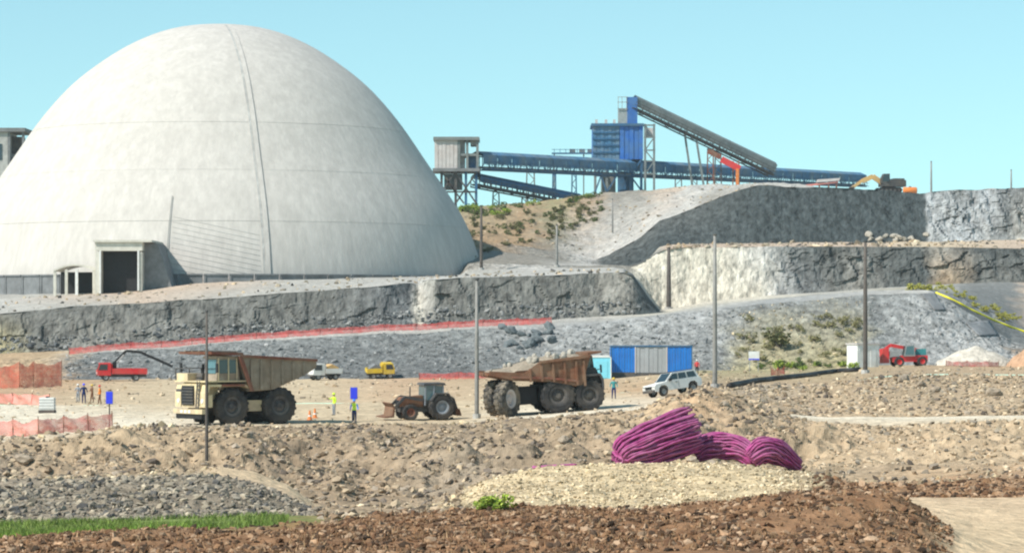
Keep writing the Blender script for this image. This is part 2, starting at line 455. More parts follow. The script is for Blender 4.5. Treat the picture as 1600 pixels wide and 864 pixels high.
def band(name, k, n, cols, m='earth', bz=0.0, by=0.0, tpow=1.0, jit=22.0, kind='structure', smooth=False, label=None):
    """one strip of ground; cols: [(column, near colour, far colour)]"""
    ts = np.linspace(0, 1, n + 1) ** tpow
    PX, T = np.meshgrid(XS, ts)
    px, t = PX.ravel(), T.ravel()
    v = surf(px, k, t, bz, by)
    nx, nt = len(XS), n + 1
    i = np.arange(nt - 1)[:, None] * nx + np.arange(nx - 1)[None, :]
    f = np.stack([i, i + 1, i + nx + 1, i + nx], -1).reshape(-1, 4)
    q = v / np.array([5.0, 5.0, 5.0])
    jx = px + jit * 1.7 * fbm(q * 1.6, 3, 41)
    jt = np.clip(t + 0.22 * fbm(q * 1.3, 3, 47), 0, 1)[:, None]
    cx = [c[0] for c in cols]
    cn = np.stack([np.interp(jx, cx, [c[1][a] for c in cols]) for a in range(3)], 1)
    cf = np.stack([np.interp(jx, cx, [c[-1][a] for c in cols]) for a in range(3)], 1)
    c = cn + (cf - cn) * jt
    c = c * (1 + 0.22 * fbm(v / 2.0, 3, 53))[:, None]
    me = npmesh(name, v, f, M[m], np.clip(c, 0.01, 1), smooth)
    o = link(name, me)
    prop(o, label, None, None, kind)
    off = sum(len(a) for a in TERR_V)
    TERR_V.append(v)
    TERR_F.append(f + off)
    BANDS[k] = (bz, by)
    return o

BROWN, BROWN2 = (0.215, 0.118, 0.064), (0.29, 0.17, 0.095)
SAND, SAND2 = (0.56, 0.42, 0.27), (0.52, 0.38, 0.25)
GRASSG = (0.16, 0.20, 0.06)
HEAP, HEAPL = (0.22, 0.18, 0.135), (0.31, 0.25, 0.185)
TAN = (0.50, 0.39, 0.245)
RUB, RUB2, RUBL = (0.27, 0.20, 0.135), (0.33, 0.245, 0.165), (0.40, 0.295, 0.19)
PINK, PINKL = (0.43, 0.32, 0.21), (0.52, 0.42, 0.30)
FLOOR, FLOORL = (0.49, 0.385, 0.26), (0.64, 0.56, 0.44)
ORNG = (0.42, 0.28, 0.17)
GRY, GRYL, GRYD = (0.185, 0.188, 0.182), (0.29, 0.288, 0.28), (0.125, 0.128, 0.127)
GREENISH = (0.33, 0.285, 0.165)
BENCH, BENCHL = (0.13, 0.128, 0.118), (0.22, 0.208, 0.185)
TERR, TERRP = (0.38, 0.36, 0.325), (0.46, 0.36, 0.28)
PALE = (0.50, 0.455, 0.375)
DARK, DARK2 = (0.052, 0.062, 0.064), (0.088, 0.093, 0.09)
CRAG = (0.34, 0.35, 0.355)
HILL, HILL2, SCREE, SCREEL = (0.34, 0.235, 0.145), (0.28, 0.235, 0.15), (0.24, 0.22, 0.19), (0.42, 0.40, 0.37)

band('near_ground', r_a0, 20, [(0, BROWN), (1400, BROWN), (1500, SAND)])
band('brown_bank', r_a1, 46, [(0, BROWN, BROWN2), (1000, BROWN, BROWN), (1440, BROWN2, BROWN), (1500, SAND, SAND)], bz=0.10, jit=12)
band('bank_back', r_a2, 14, [(0, BROWN2, GRASSG), (500, BROWN, GRASSG), (600, BROWN, BROWN2), (1400, BROWN, BROWN), (1470, SAND, SAND)], jit=10)
band('ground', r_a3, 34, [(-200, GRASSG), (420, GRASSG), (600, BROWN2), (700, RUB), (1250, RUB), (1400, SAND, SAND2), (1600, SAND, SAND2)], bz=0.05)
band('gravel_heap_face', r_b1, 44, [(-200, HEAP, HEAPL), (0, HEAP, HEAPL), (150, HEAP, HEAP), (420, HEAP, HEAP), (500, RUB, RUB), (660, RUB, RUB2), (720, TAN, TAN), (1200, TAN, TAN), (1290, RUBL, RUB), (1370, BROWN2, BROWN2), (1600, BROWN2, (0.30, 0.18, 0.10))], bz=0.24, jit=10)
band('heap_top', r_c1, 8, [(-200, HEAPL), (0, RUBL), (100, HEAPL, RUB2), (300, HEAP, RUBL), (345, SAND2, SAND), (480, SAND2, SAND), (520, RUB), (700, TAN), (1230, TAN), (1300, RUB), (1400, BROWN2, (0.32, 0.2, 0.12)), (1600, (0.32, 0.2, 0.12), ORNG)], jit=8)
band('heap_back', r_c2, 12, [(-200, RUB), (300, RUB2), (480, RUB), (700, RUB2), (1200, RUBL), (1300, RUBL, RUB2), (1600, ORNG, PINK)])
band('rubble_slope', r_d1, 96, [(-200, RUB, RUBL), (0, HEAPL, RUB2), (100, RUB, RUBL), (300, RUB2, RUBL), (450, RUB, RUB), (600, RUB, RUB2), (720, HEAPL, RUB), (850, RUB, RUB2), (1000, RUB2, RUBL), (1090, RUBL, ORNG), (1180, RUBL, RUB2), (1280, RUBL, PINK), (1400, PINK, PINK), (1600, PINK, PINK)], bz=1.0)
band('bank_top', r_d2, 10, [(-200, FLOORL), (200, RUBL, FLOORL), (330, RUBL, FLOORL), (600, RUBL, FLOOR), (900, RUBL, FLOORL), (1060, ORNG, ORNG), (1200, RUBL, PINK), (1250, PINKL, FLOORL), (1600, PINKL, FLOORL)], jit=8)
band('haul_road', r_e1, 56, [(-200, FLOORL, FLOOR), (0, FLOORL, FLOORL), (250, FLOORL, FLOOR), (500, FLOOR, FLOOR), (720, FLOOR, FLOOR), (800, FLOORL, FLOOR), (930, FLOORL, FLOOR), (1020, FLOORL, ORNG), (1100, RUBL, RUB2), (1200, RUB2, (0.40, 0.33, 0.25)), (1300, PINK, RUBL), (1450, PINK, RUB2), (1600, PINK, PINK)], bz=0.02, jit=14)
band('site_floor', r_e2, 40, [(-200, ORNG, ORNG), (0, (0.46, 0.30, 0.2), ORNG), (120, FLOOR, ORNG), (250, FLOOR, FLOOR), (500, FLOOR, FLOOR), (620, (0.48, 0.34, 0.22), (0.45, 0.31, 0.2)), (800, FLOOR, RUBL), (1000, ORNG, FLOOR), (1100, RUB2, GREENISH), (1300, RUBL, GREENISH), (1400, RUB2, RUBL), (1600, PINK, ORNG)], bz=0.04)
band('ramp_flank', r_e3, 44, [(-200, ORNG, ORNG), (60, ORNG, RUBL), (140, GRYD, GRY), (350, GRY, GRY), (500, GRYD, GRY), (720, GRYD, GRY), (850, GRY, GRYL), (1000, GRY, GRYL), (1120, GRY, GRYL), (1170, GREENISH, GRY), (1330, GREENISH, GRY), (1370, GRY, GRY), (1460, GRYL, GRYL), (1560, (0.45, 0.43, 0.40), GRYL), (1600, ORNG, GRY), (1800, ORNG, GRY)], m='rock', bz=0.25, by=0.25)
band('ramp', r_f1, 8, [(-200, ORNG), (80, RUBL), (150, TERR), (600, TERR, SCREEL), (700, TERR), (900, GRYL, TERR), (1050, GRYL, PALE), (1200, GRYL), (1450, SCREEL), (1500, DARK2, GRY), (1600, GRY)])
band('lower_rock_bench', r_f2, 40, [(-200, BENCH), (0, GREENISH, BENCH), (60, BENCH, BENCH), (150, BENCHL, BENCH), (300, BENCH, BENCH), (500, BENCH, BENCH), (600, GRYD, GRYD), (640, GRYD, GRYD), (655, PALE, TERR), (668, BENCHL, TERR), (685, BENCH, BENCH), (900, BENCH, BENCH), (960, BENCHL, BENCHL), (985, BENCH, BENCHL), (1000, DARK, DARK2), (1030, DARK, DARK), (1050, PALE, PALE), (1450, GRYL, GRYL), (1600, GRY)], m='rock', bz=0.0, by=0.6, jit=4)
band('terrace', r_g1, 26, [(-200, SCREEL), (0, TERR, SCREEL), (150, TERR, TERRP), (220, TERRP, TERRP), (350, TERR, TERRP), (450, TERR, TERR), (700, SCREEL, TERR), (970, SCREEL, TERR), (990, DARK2, GRYD), (1028, DARK, GRYD), (1042, PALE, PALE), (1200, PALE, PALE), (1300, TERR), (1450, TERR, GREENISH), (1490, GRY, GRYL), (1580, GRY, GRY), (1620, TERRP, TERRP)], jit=6)
band('terrace_back', r_g2, 20, [(0, TERR), (770, TERR), (830, SCREEL), (980, SCREEL), (1040, PALE), (1200, PALE), (1300, TERR), (1450, TERR), (1530, GRY), (1580, GRY), (1620, TERRP)])
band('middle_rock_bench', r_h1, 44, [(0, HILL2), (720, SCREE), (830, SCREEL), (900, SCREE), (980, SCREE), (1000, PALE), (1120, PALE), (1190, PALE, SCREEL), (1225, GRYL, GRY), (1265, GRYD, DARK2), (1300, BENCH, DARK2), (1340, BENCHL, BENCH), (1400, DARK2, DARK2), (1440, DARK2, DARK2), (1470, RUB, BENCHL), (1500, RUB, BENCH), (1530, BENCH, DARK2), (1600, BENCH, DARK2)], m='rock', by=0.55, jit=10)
band('middle_terrace', r_h2, 26, [(0, HILL2), (720, SCREE), (800, SCREE), (830, SCREE), (880, SCREEL, SCREE), (920, SCREEL, SCREEL), (960, SCREE), (1000, GRYD), (1030, GRYD, PALE), (1045, TERRP, TERRP), (1200, TERRP, TERRP), (1330, TERRP), (1450, PINKL), (1600, TERRP)], jit=8)
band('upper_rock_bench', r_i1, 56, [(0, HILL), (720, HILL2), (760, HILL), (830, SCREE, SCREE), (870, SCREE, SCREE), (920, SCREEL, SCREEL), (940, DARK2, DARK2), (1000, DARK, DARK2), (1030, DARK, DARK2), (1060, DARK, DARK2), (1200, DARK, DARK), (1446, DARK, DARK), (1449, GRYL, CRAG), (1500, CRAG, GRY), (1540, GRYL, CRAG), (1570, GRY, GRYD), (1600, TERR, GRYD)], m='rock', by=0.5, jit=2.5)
band('hillside', r_i2, 54, [(0, HILL2), (680, HILL2, GREENISH), (720, HILL, HILL2), (780, HILL, HILL2), (820, HILL, HILL), (870, SCREE, (0.27, 0.24, 0.13)), (910, SCREEL, HILL), (960, SCREEL, SCREE), (1000, SCREEL, SCREE), (1040, SCREEL, TERRP), (1080, SCREEL, SCREEL), (1110, SCREE, SCREEL), (1180, TERR, SCREEL), (1300, SCREEL), (1600, SCREEL)], bz=0.4)
band('plateau', r_j1, 14, [(0, HILL2), (1000, TERR), (1600, SCREE)])
band('far_ground', r_j2, 10, [(0, HILL2)])
band('horizon_ground', r_k1, 6, [(0, HILL2)])

_tv = np.concatenate(TERR_V)
_tf = np.concatenate(TERR_F)
BVH = BVHTree.FromPolygons(_tv.tolist(), _tf.tolist())
EYE = Vector((0, 0, CZ))

def hit(px, py):
    """the ground under a point of the plan"""
    dv = (W(px, py, 100.0) - EYE).normalized()
    loc, nrm, i, dist = BVH.ray_cast(EYE, dv)
    return loc

def gz(x, y):
    loc, nrm, i, dist = BVH.ray_cast(Vector((x, y, 400)), Vector((0, 0, -1)))
    return loc.z if loc else 0.0

def gp(px, d):
    x = (px - CX) / F * d
    return Vector((x, d, gz(x, d)))

# ------------------------------------------------------------------ loose stones
ICO_V = []
ICO_F = []
def _ico():
    bm = bmesh.new()
    bmesh.ops.create_icosphere(bm, subdivisions=1, radius=1.0)
    v = np.array([x.co[:] for x in bm.verts])
    f = np.array([[x.index for x in p.verts] for p in bm.faces])
    bm.free()
    return v, f
ICO_V, ICO_F = _ico()

def rot_mats(n):
    q = rng.normal(size=(n, 4))
    q /= np.linalg.norm(q, axis=1)[:, None]
    w, x, y, z = q.T
    return np.stack([np.stack([1 - 2 * (y * y + z * z), 2 * (x * y - z * w), 2 * (x * z + y * w)], 1),
                     np.stack([2 * (x * y + z * w), 1 - 2 * (x * x + z * z), 2 * (y * z - x * w)], 1),
                     np.stack([2 * (x * z - y * w), 2 * (y * z + x * w), 1 - 2 * (x * x + y * y)], 1)], 1)

def stones(pos, size, cols):
    n = len(pos)
    v = ICO_V[None] * (1 + 0.36 * rng.normal(size=(n, len(ICO_V), 1)).clip(-1.3, 1.3))
    v = v * (size[:, None] * rng.uniform(0.4, 1.35, (n, 3)))[:, None, :]
    v = np.einsum('nij,nkj->nki', rot_mats(n), v)
    v[:, :, 2] *= 0.8
    v = v + pos[:, None, :]
    f = ICO_F[None] + (np.arange(n) * len(ICO_V))[:, None, None]
    c = np.repeat(cols, len(ICO_V), 0)
    return v.reshape(-1, 3), f.reshape(-1, 3), c

def scatter(name, k, n, px0, px1, s0, s1, palette, t0=0.0, t1=1.0, label='loose rubble', power=2.5):
    px = rng.uniform(px0, px1, n)
    t = rng.uniform(t0, t1, n)
    bz, by = BANDS[k]
    p = surf(px, k, t, bz, by)
    keep = fbm(p / 3.0, 3, 71) > rng.uniform(-0.75, 0.25, n)
    p = p[keep]
    s = s0 + (s1 - s0) * rng.uniform(0, 1, len(p)) ** power
    p[:, 2] += s * 0.15
    pal = np.array(palette)
    c = pal[rng.integers(0, len(pal), len(p))] * rng.uniform(0.7, 1.3, (len(p), 1))
    v, f, c = stones(p, s, np.clip(c, 0.01, 0.9))
    o = link(name, npmesh(name, v, f, M['stone'], c))
    return prop(o, label, 'rubble', None, 'stuff')

K = [(0.35, 0.265, 0.18), (0.25, 0.185, 0.125), (0.42, 0.325, 0.22), (0.13, 0.105, 0.085), (0.29, 0.235, 0.18)]
KB = [(0.23, 0.13, 0.07), (0.11, 0.065, 0.04), (0.32, 0.20, 0.12), (0.15, 0.08, 0.045), (0.34, 0.23, 0.15), (0.07, 0.045, 0.03)]
KG = [(0.20, 0.17, 0.135), (0.28, 0.235, 0.18), (0.09, 0.085, 0.08), (0.37, 0.31, 0.23), (0.23, 0.20, 0.16)]
KT = [(0.54, 0.43, 0.275), (0.46, 0.36, 0.23), (0.60, 0.49, 0.34), (0.30, 0.235, 0.15)]
KP = [(0.44, 0.33, 0.22), (0.37, 0.29, 0.20), (0.52, 0.42, 0.30), (0.24, 0.20, 0.155), (0.33, 0.245, 0.16)]
KD = [(0.15, 0.155, 0.155), (0.20, 0.20, 0.195), (0.09, 0.095, 0.10), (0.26, 0.255, 0.245)]

scatter('soil_clods', r_a1, 34000, -60, 1490, 0.015, 0.10, KB, label='brown soil clods and dry clumps on the near bank')
scatter('soil_clods', r_a2, 4000, -60, 1440, 0.02, 0.12, KB, label='brown soil clods behind the crest of the near bank')
scatter('dry_stones', r_a3, 2500, 500, 1380, 0.04, 0.18, KB + K, label='stones at the foot of the tan mound')
scatter('gravel', r_b1, 16000, -100, 500, 0.025, 0.20, KG, label='grey gravel and stones on the heap face', power=5)
scatter('gravel', r_b1, 11000, 690, 1290, 0.025, 0.11, KT, label='pale tan gravel on the mound below the pipes')
scatter('rubble', r_b1, 2500, 480, 720, 0.04, 0.2, K, label='brown rubble in the dip between the heaps')
scatter('rubble', r_b1, 4000, 1270, 1700, 0.03, 0.18, KB, label='rusty brown rubble beside the sandy track')
scatter('rubble', r_c1, 600, -100, 340, 0.03, 0.18, K + KT, label='stones on top of the grey heap')
scatter('rubble', r_c1, 1400, 520, 1700, 0.03, 0.18, K + KT, label='stones on top of the tan mound')
scatter('rubble', r_c2, 1800, -100, 1700, 0.05, 0.24, K + KP, label='stones behind the heaps')
scatter('rubble', r_d1, 34000, -100, 1250, 0.025, 0.27, K, label='grey brown rubble on the excavated slope', power=5)
scatter('rubble', r_d1, 10000, 1180, 1700, 0.025, 0.22, KP, label='pinkish rubble on the right hand slope', power=4)
scatter('rubble', r_d2, 1200, -100, 1250, 0.06, 0.28, K + KT, label='stones along the top of the bank')
scatter('rubble', r_e1, 700, -50, 1050, 0.05, 0.20, KP, label='scattered stones on the haul road')
scatter('rubble', r_e1, 8500, 1080, 1700, 0.03, 0.28, KP + K, label='broken stone on the rough ground at right', power=3)
scatter('rubble', r_e2, 1600, -50, 1650, 0.06, 0.32, KP, label='stones on the site floor')
KF = [(0.20, 0.20, 0.195), (0.26, 0.255, 0.25), (0.13, 0.135, 0.135), (0.31, 0.30, 0.29)]
scatter('rubble', r_e3, 5000, 100, 1150, 0.06, 0.36, KF, label='broken grey rock on the ramp flank', power=5)
scatter('rubble', r_e3, 1600, 1350, 1650, 0.06, 0.30, KF, label='broken grey rock on the scree at right', power=5)
scatter('rubble', r_e3, 900, 1140, 1350, 0.05, 0.22, KT, label='pale stones on the olive patch of the ramp flank', power=5)
scatter('rubble', r_f2, 1800, -50, 1000, 0.10, 0.45, KD, 0.0, 0.35, label='fallen rock at the foot of the lower bench', power=3)
scatter('rubble', r_g1, 500, -50, 980, 0.10, 0.45, KP + KG, label='stones along the terrace edge')
scatter('rubble', r_h2, 500, 1040, 1650, 0.15, 0.7, KP + KG, label='stones on the middle terrace', power=3)
scatter('rubble', r_i2, 700, 720, 1200, 0.10, 0.4, KP + KG, label='stones on the hillside', power=3)
# ------------------------------------------------------------------ storage dome
DC = W(345, 455, 517)                      # centre of the dome on plan
DCX, DCY = DC.x, DC.y
PPM = F / 517.0
_prof = [(0, 0), (40, 1.5), (75, 6.5), (95, 12), (152, 38), (190, 65), (226, 91), (262, 131), (290, 166), (307, 194), (343, 246), (364, 276), (385, 310), (400, 350), (410, 385), (416, 416), (420, 445)]
_pr = np.array([a / PPM for a, b in _prof])
_pz = np.array([CZ + (HY - 39) / PPM - b / PPM for a, b in _prof])
def _smooth_profile():
    s = np.concatenate([[0], np.cumsum(np.hypot(np.diff(_pr), np.diff(_pz)))])
    u = np.linspace(0, s[-1], 400)
    r, z = np.interp(u, s, _pr), np.interp(u, s, _pz)
    for _ in range(3):
        kr = np.ones(31) / 31
        rp = np.pad(r, 15, mode='reflect', reflect_type='odd')
        zp = np.pad(z, 15, mode='reflect', reflect_type='odd')
        zp[:15] = z[15:0:-1]
        r, z = np.convolve(rp, kr, 'valid'), np.convolve(zp, kr, 'valid')
        r[0] = 0
    return r, z
PR, PZ = _smooth_profile()
def dome_r(z):
    return float(np.interp(z, PZ[::-1], PR[::-1]))

PX0, PX1 = W(149, 0, 458).x, W(222, 0, 458).x       # entrance portal, outer faces
PTOP = W(0, 375, 458).z
PGND = W(0, 456, 458).z
OX0, OX1, OTOP = W(158, 0, 458).x, W(215, 0, 458).x, W(0, 392, 458).z

dome = thing('storage_dome', 'huge pale concrete storage dome standing on the rock terrace', 'dome', (DCX, DCY, 0))

def revolve(name, z0, z1, m, off=0.0, seg=160, parent=dome, cut=False, edge=0.0):
    zs = np.linspace(z0, z1, max(3, int(abs(z1 - z0) / 0.8) + 1))
    if z1 > PZ[0] - 1.0:
        i0 = int(np.argmin(np.abs(PZ - z0)))
        idx = np.linspace(i0, 0, 26).astype(int)
        pr = [(PR[i] , PZ[i]) for i in idx]
    else:
        pr = [(dome_r(z), z) for z in zs]
    a = np.arange(seg) * 2 * math.pi / seg
    vv, ff = [], []
    for r, z in pr:
        rr = max(r + off, 0.0)
        vv.append(np.stack([rr * np.cos(a), rr * np.sin(a), np.full(seg, z)], 1))
    v = np.concatenate(vv)
    for j in range(len(pr) - 1):
        for k in range(seg):
            k2 = (k + 1) % seg
            q = (j * seg + k, j * seg + k2, (j + 1) * seg + k2, (j + 1) * seg + k)
            c = v[list(q)].mean(0)
            if cut and c[1] < 0 and OX0 - 0.3 < c[0] + DCX < OX1 + 0.3 and c[2] < OTOP + 0.2:
                continue
            ff.append(q)
    if edge:                      # the thickness of the band, seen in the joints
        for jr in (0, len(pr) - 1):
            if pr[jr][0] < 2: continue
            n0 = len(v)
            ring = v[jr * seg:(jr + 1) * seg]
            s = (np.hypot(ring[:, 0], ring[:, 1]) - edge) / np.hypot(ring[:, 0], ring[:, 1])
            inn = ring * np.stack([s, s, np.ones(seg)], 1)
            v = np.concatenate([v, ring, inn])
            for k in range(seg):
                k2 = (k + 1) % seg
                q = (n0 + k, n0 + seg + k, n0 + seg + k2, n0 + k2)
                ff.append(q if jr == 0 else q[::-1])
    o = link(name, npmesh(name, v, np.array(ff), M[m], None, True), parent)
    return o

JZ = [10.4, 24.3, 33.0, 41.3, 62.0]
for i in range(4):
    revolve('shell_band', JZ[i] + (0.03 if i else 0), JZ[i + 1] - (0.03 if i < 3 else 0), 'dome', cut=(i == 0), edge=0.05)
revolve('inner_shell', 10.4, 60.6, 'dome_dark', off=-0.035, cut=True)

# raised rib with a cable run up one meridian
AZ = -math.pi / 2 + R(15.2)
def meridian(az, z, off):
    r = dome_r(z) + off
    return Vector((r * math.cos(az), r * math.sin(az), z))
def strip(name, az0, az1, off, m, z0, z1, n=70):
    vv, ff = [], []
    for i in range(n + 1):
        z = z0 + (z1 - z0) * (1 - (1 - i / n) ** 1.8)
        w = max(dome_r(z), 3.0)
        for az, o in ((az0, -0.05), (az0, off), (az1, off), (az1, -0.05)):
            am = AZ + (az - AZ) * 46.0 / max(w, 8.0)
            vv.append(meridian(am, z, o)[:])
    for i in range(n):
        for k in range(3):
            ff.append((i * 4 + k, i * 4 + k + 1, i * 4 + k + 5, i * 4 + k + 4))
    mb = MB()
    mb.add(vv, ff)
    return mb.build(name, m, dome)
dw = 0.38 / 46.0
strip('rib', AZ - dw, AZ + dw, 0.22, 'dome', 10.6, 60.6)
strip('cable_run', AZ - dw * 2.1, AZ - dw * 1.05, 0.10, 'concrete', 10.6, 60.2)
mb = MB()
mb.tube([meridian(-math.pi / 2 + R(-5.0), z, 0.25) for z in np.linspace(13, 28.5, 20)], 0.06, 6)
mb.build('vent_pipe', 'grey_steel', dome)
# diagonal ladder of formwork marks left of the rib, as thin battens
for i in range(12):
    z = 12.6 + i * 0.85
    mb = MB()
    mb.tube([meridian(-math.pi / 2 + R(-4.3 + 18.0 * s), z + 3.0 * (1 - s), 0.01) for s in np.linspace(0, 1, 12)], 0.04, 4)
    mb.build('batten', 'concrete', dome)
# ring of precast wall panels round the foot
RW = dome_r(12.5) + 0.9
npan = 74
pan = None
for k in range(npan):
    a = 2 * math.pi * (k + 0.5) / npan
    x = RW * math.cos(a) + DCX
    if math.sin(a) < 0 and PX0 - 2.2 < x < PX1 + 2.2: continue
    if math.sin(a) > 0.5: continue
    if pan is None:
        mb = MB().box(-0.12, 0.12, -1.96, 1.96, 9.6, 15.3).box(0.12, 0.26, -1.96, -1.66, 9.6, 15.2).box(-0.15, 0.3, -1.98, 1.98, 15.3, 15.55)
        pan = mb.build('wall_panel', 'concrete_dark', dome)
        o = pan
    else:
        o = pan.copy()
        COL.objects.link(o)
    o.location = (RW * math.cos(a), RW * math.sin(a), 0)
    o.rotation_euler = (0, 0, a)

# entrance portal, part of the dome (> walls, lintel, roof)
portal = bpy.data.objects.new('portal', None)
COL.objects.link(portal)
portal.parent = dome
portal.location = (-DCX, -DCY, 0)
portal.location = (-DC.x, -DC.y, 0)
YB = 478.0
MB().box(PX0, OX0, 458, YB, 9.5, PTOP - 1.9).build('side_wall', 'concrete_pale', portal)
MB().box(OX1, PX1, 458, YB, 9.5, PTOP - 1.9).build('side_wall', 'concrete_pale', portal)
MB().box(PX0 - 0.05, PX1 + 0.05, 457.9, YB, OTOP, PTOP - 0.35).build('lintel', 'concrete_pale', portal)
MB().box(PX0 - 0.3, PX1 + 1.6, 457.5, YB, PTOP - 0.35, PTOP).build('roof_slab', 'concrete_pale', portal)
MB().prism([(PX1 + .02, 9.5), (PX1 + 5.2, 9.5), (PX1 + 4.7, PGND), (PX1 + 2.1, PTOP - .5), (PX1 + .02, PTOP - .5)], 460.5, 474).build('shadow_buttress', 'concrete_dark', portal)  # dark wedge stands in for the portal's shadow on the dome
MB().box(OX0 - 0.25, OX0, 457.75, 458.2, 9.5, OTOP).build('door_jamb', 'white', portal)
MB().box(OX1, OX1 + 0.25, 457.75, 458.2, 9.5, OTOP).build('door_jamb', 'white', portal)
MB().box(OX0, OX1, 460.2, 460.5, 9.5, OTOP + 0.5).build('shade_panel', 'black', portal)  # black panel added so the open doorway reads as deep shade
# open annex left of the portal
annex = bpy.data.objects.new('annex', None)
COL.objects.link(annex)
annex.parent = dome
annex.location = (-DC.x, -DC.y, 0)
ax0, ax1 = W(84, 0, 460).x, PX0 - 0.35
azt = W(0, 424, 460).z
mb = MB()
n = 10
for i in range(n):
    s0, s1 = i / n, (i + 1) / n
    h0, h1 = azt + 0.9 * math.sin(math.pi * s0), azt + 0.9 * math.sin(math.pi * s1)
    xa, xb = ax0 + (ax1 - ax0) * s0, ax0 + (ax1 - ax0) * s1
    mb.add([(xa, 460, h0), (xb, 460, h1), (xb, 470, h1), (xa, 470, h0), (xa, 460, h0 + .3), (xb, 460, h1 + .3), (xb, 470, h1 + .3), (xa, 470, h0 + .3)],
           [(3, 2, 1, 0), (4, 5, 6, 7), (0, 1, 5, 4), (2, 3, 7, 6)] + ([(3, 0, 4, 7)] if i == 0 else []) + ([(1, 2, 6, 5)] if i == n - 1 else []))
mb.build('roof', 'concrete_pale', annex)
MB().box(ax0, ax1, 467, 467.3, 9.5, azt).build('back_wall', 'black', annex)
for s in (0.02, 0.30, 0.55, 0.97):
    x = ax0 + (ax1 - ax0) * s
    MB().box(x - 0.22, x + 0.22, 460.1, 460.5, 9.5, azt + 0.3).build('post', 'concrete_pale' if s != 0.55 else 'white', annex)

# ------------------------------------------------------------------ conveyors and towers on the hill
def P(px, py, d):
    return W(px, py, d)

def lattice_leg(name, parent, base, top, w, m, nx=1, bar=0.28):
    """two posts with zig-zag bracing"""
    mb = MB()
    base, top = Vector(base), Vector(top)
    for sx in (-w / 2, w / 2):
        mb.bar(base + Vector((sx * 1.35, 0, 0)), top + Vector((sx, 0, 0)), bar, bar)
    n = max(2, int((top.z - base.z) / max(w, 1.2)))
    for i in range(n):
        a, b = i / n, (i + 1) / n
        pa, pb = base.lerp(top, a), base.lerp(top, b)
        s = 1 if i % 2 else -1
        mb.bar(pa + Vector((-s * w / 2 * (1.35 - .35 * a), 0, 0)), pb + Vector((s * w / 2 * (1.35 - .35 * b), 0, 0)), bar * 0.6, bar * 0.6)
    return mb.build(name, m, parent)

def gantry(root, p0, p1, width, h, m_clad, m_truss, clad=0.5, rails=True, posts=18):
    """conveyor gallery: truss sides, deck, cladding, hand rail, from p0 to p1"""
    p0, p1 = Vector(p0), Vector(p1)
    t = (p1 - p0).normalized()
    sd = t.cross(Vector((0, 0, 1))).normalized()
    up = sd.cross(t).normalized()
    L = (p1 - p0).length
    def pt(s, side, v):
        return p0 + t * (L * s) + sd * side + up * v
    n = max(6, int(L / (h * 1.4)))
    for sg in (-1, 1):
        mb = MB()
        for v in (0, h):
            mb.bar(pt(0, sg * width / 2, v), pt(1, sg * width / 2, v), 0.28, 0.28)
        for i in range(n):
            a, b = i / n, (i + 1) / n
            mb.bar(pt(a, sg * width / 2, 0), pt(a, sg * width / 2, h), 0.18, 0.18)
            mb.bar(pt(a, sg * width / 2, 0 if i % 2 else h), pt(b, sg * width / 2, h if i % 2 else 0), 0.16, 0.16)
        mb.build('truss', m_truss, root)
    mb = MB()
    a, b, c, d_ = pt(0, -width / 2 + .2, .3), pt(1, -width / 2 + .2, .3), pt(1, width / 2 - .2, .3), pt(0, width / 2 - .2, .3)
    u = up * 0.35
    mb.add([a, b, c, d_, a + u, b + u, c + u, d_ + u], [(3, 2, 1, 0), (4, 5, 6, 7), (0, 1, 5, 4), (1, 2, 6, 5), (2, 3, 7, 6), (3, 0, 4, 7)])
    mb.build('belt_deck', 'concrete_dark', root)
    # cladding sheets, one by one
    ns = max(4, int(L / 6.0))
    for i in range(ns):
        s0, s1 = i / ns + 0.0006, (i + 1) / ns - 0.0006
        mb = MB()
        j = 0.02 * (i % 3)
        lo, hi = h * (1 - clad), h + 0.25
        A = [pt(s0, width / 2 + .22 + j, lo), pt(s1, width / 2 + .22 + j, lo), pt(s1, width / 2 + .22 + j, hi), pt(s0, width / 2 + .22 + j, hi)]
        A += [pt(s0, width / 2 + .14 + j, lo), pt(s1, width / 2 + .14 + j, lo), pt(s1, width / 2 + .14 + j, hi), pt(s0, width / 2 + .14 + j, hi)]
        mb.add(A, [(0, 1, 2, 3), (7, 6, 5, 4), (0, 4, 5, 1), (1, 5, 6, 2), (2, 6, 7, 3), (3, 7, 4, 0)])
        B = [pt(s0, width / 2 + .2, hi), pt(s1, width / 2 + .2, hi), pt(s1, 0, hi + .8), pt(s0, 0, hi + .8), pt(s1, -width / 2 - .2, hi), pt(s0, -width / 2 - .2, hi)]
        mb.add(B, [(0, 1, 2, 3), (3, 2, 4, 5)])
        mb.build('cladding_sheet', m_clad, root)
    if rails:
        mb = MB()
        for i in range(posts):
            s = (i + .5) / posts
            mb.bar(pt(s, width / 2 + .9, 0.2), pt(s, width / 2 + .9, 1.6), 0.10)
        for v in (0.9, 1.6):
            mb.bar(pt(0, width / 2 + .9, v), pt(1, width / 2 + .9, v), 0.09)
        mb.bar(pt(0, width / 2 + .6, 0.1), pt(1, width / 2 + .6, 0.1), 0.7, 0.12)
        mb.build('walkway_rail', m_truss, root)

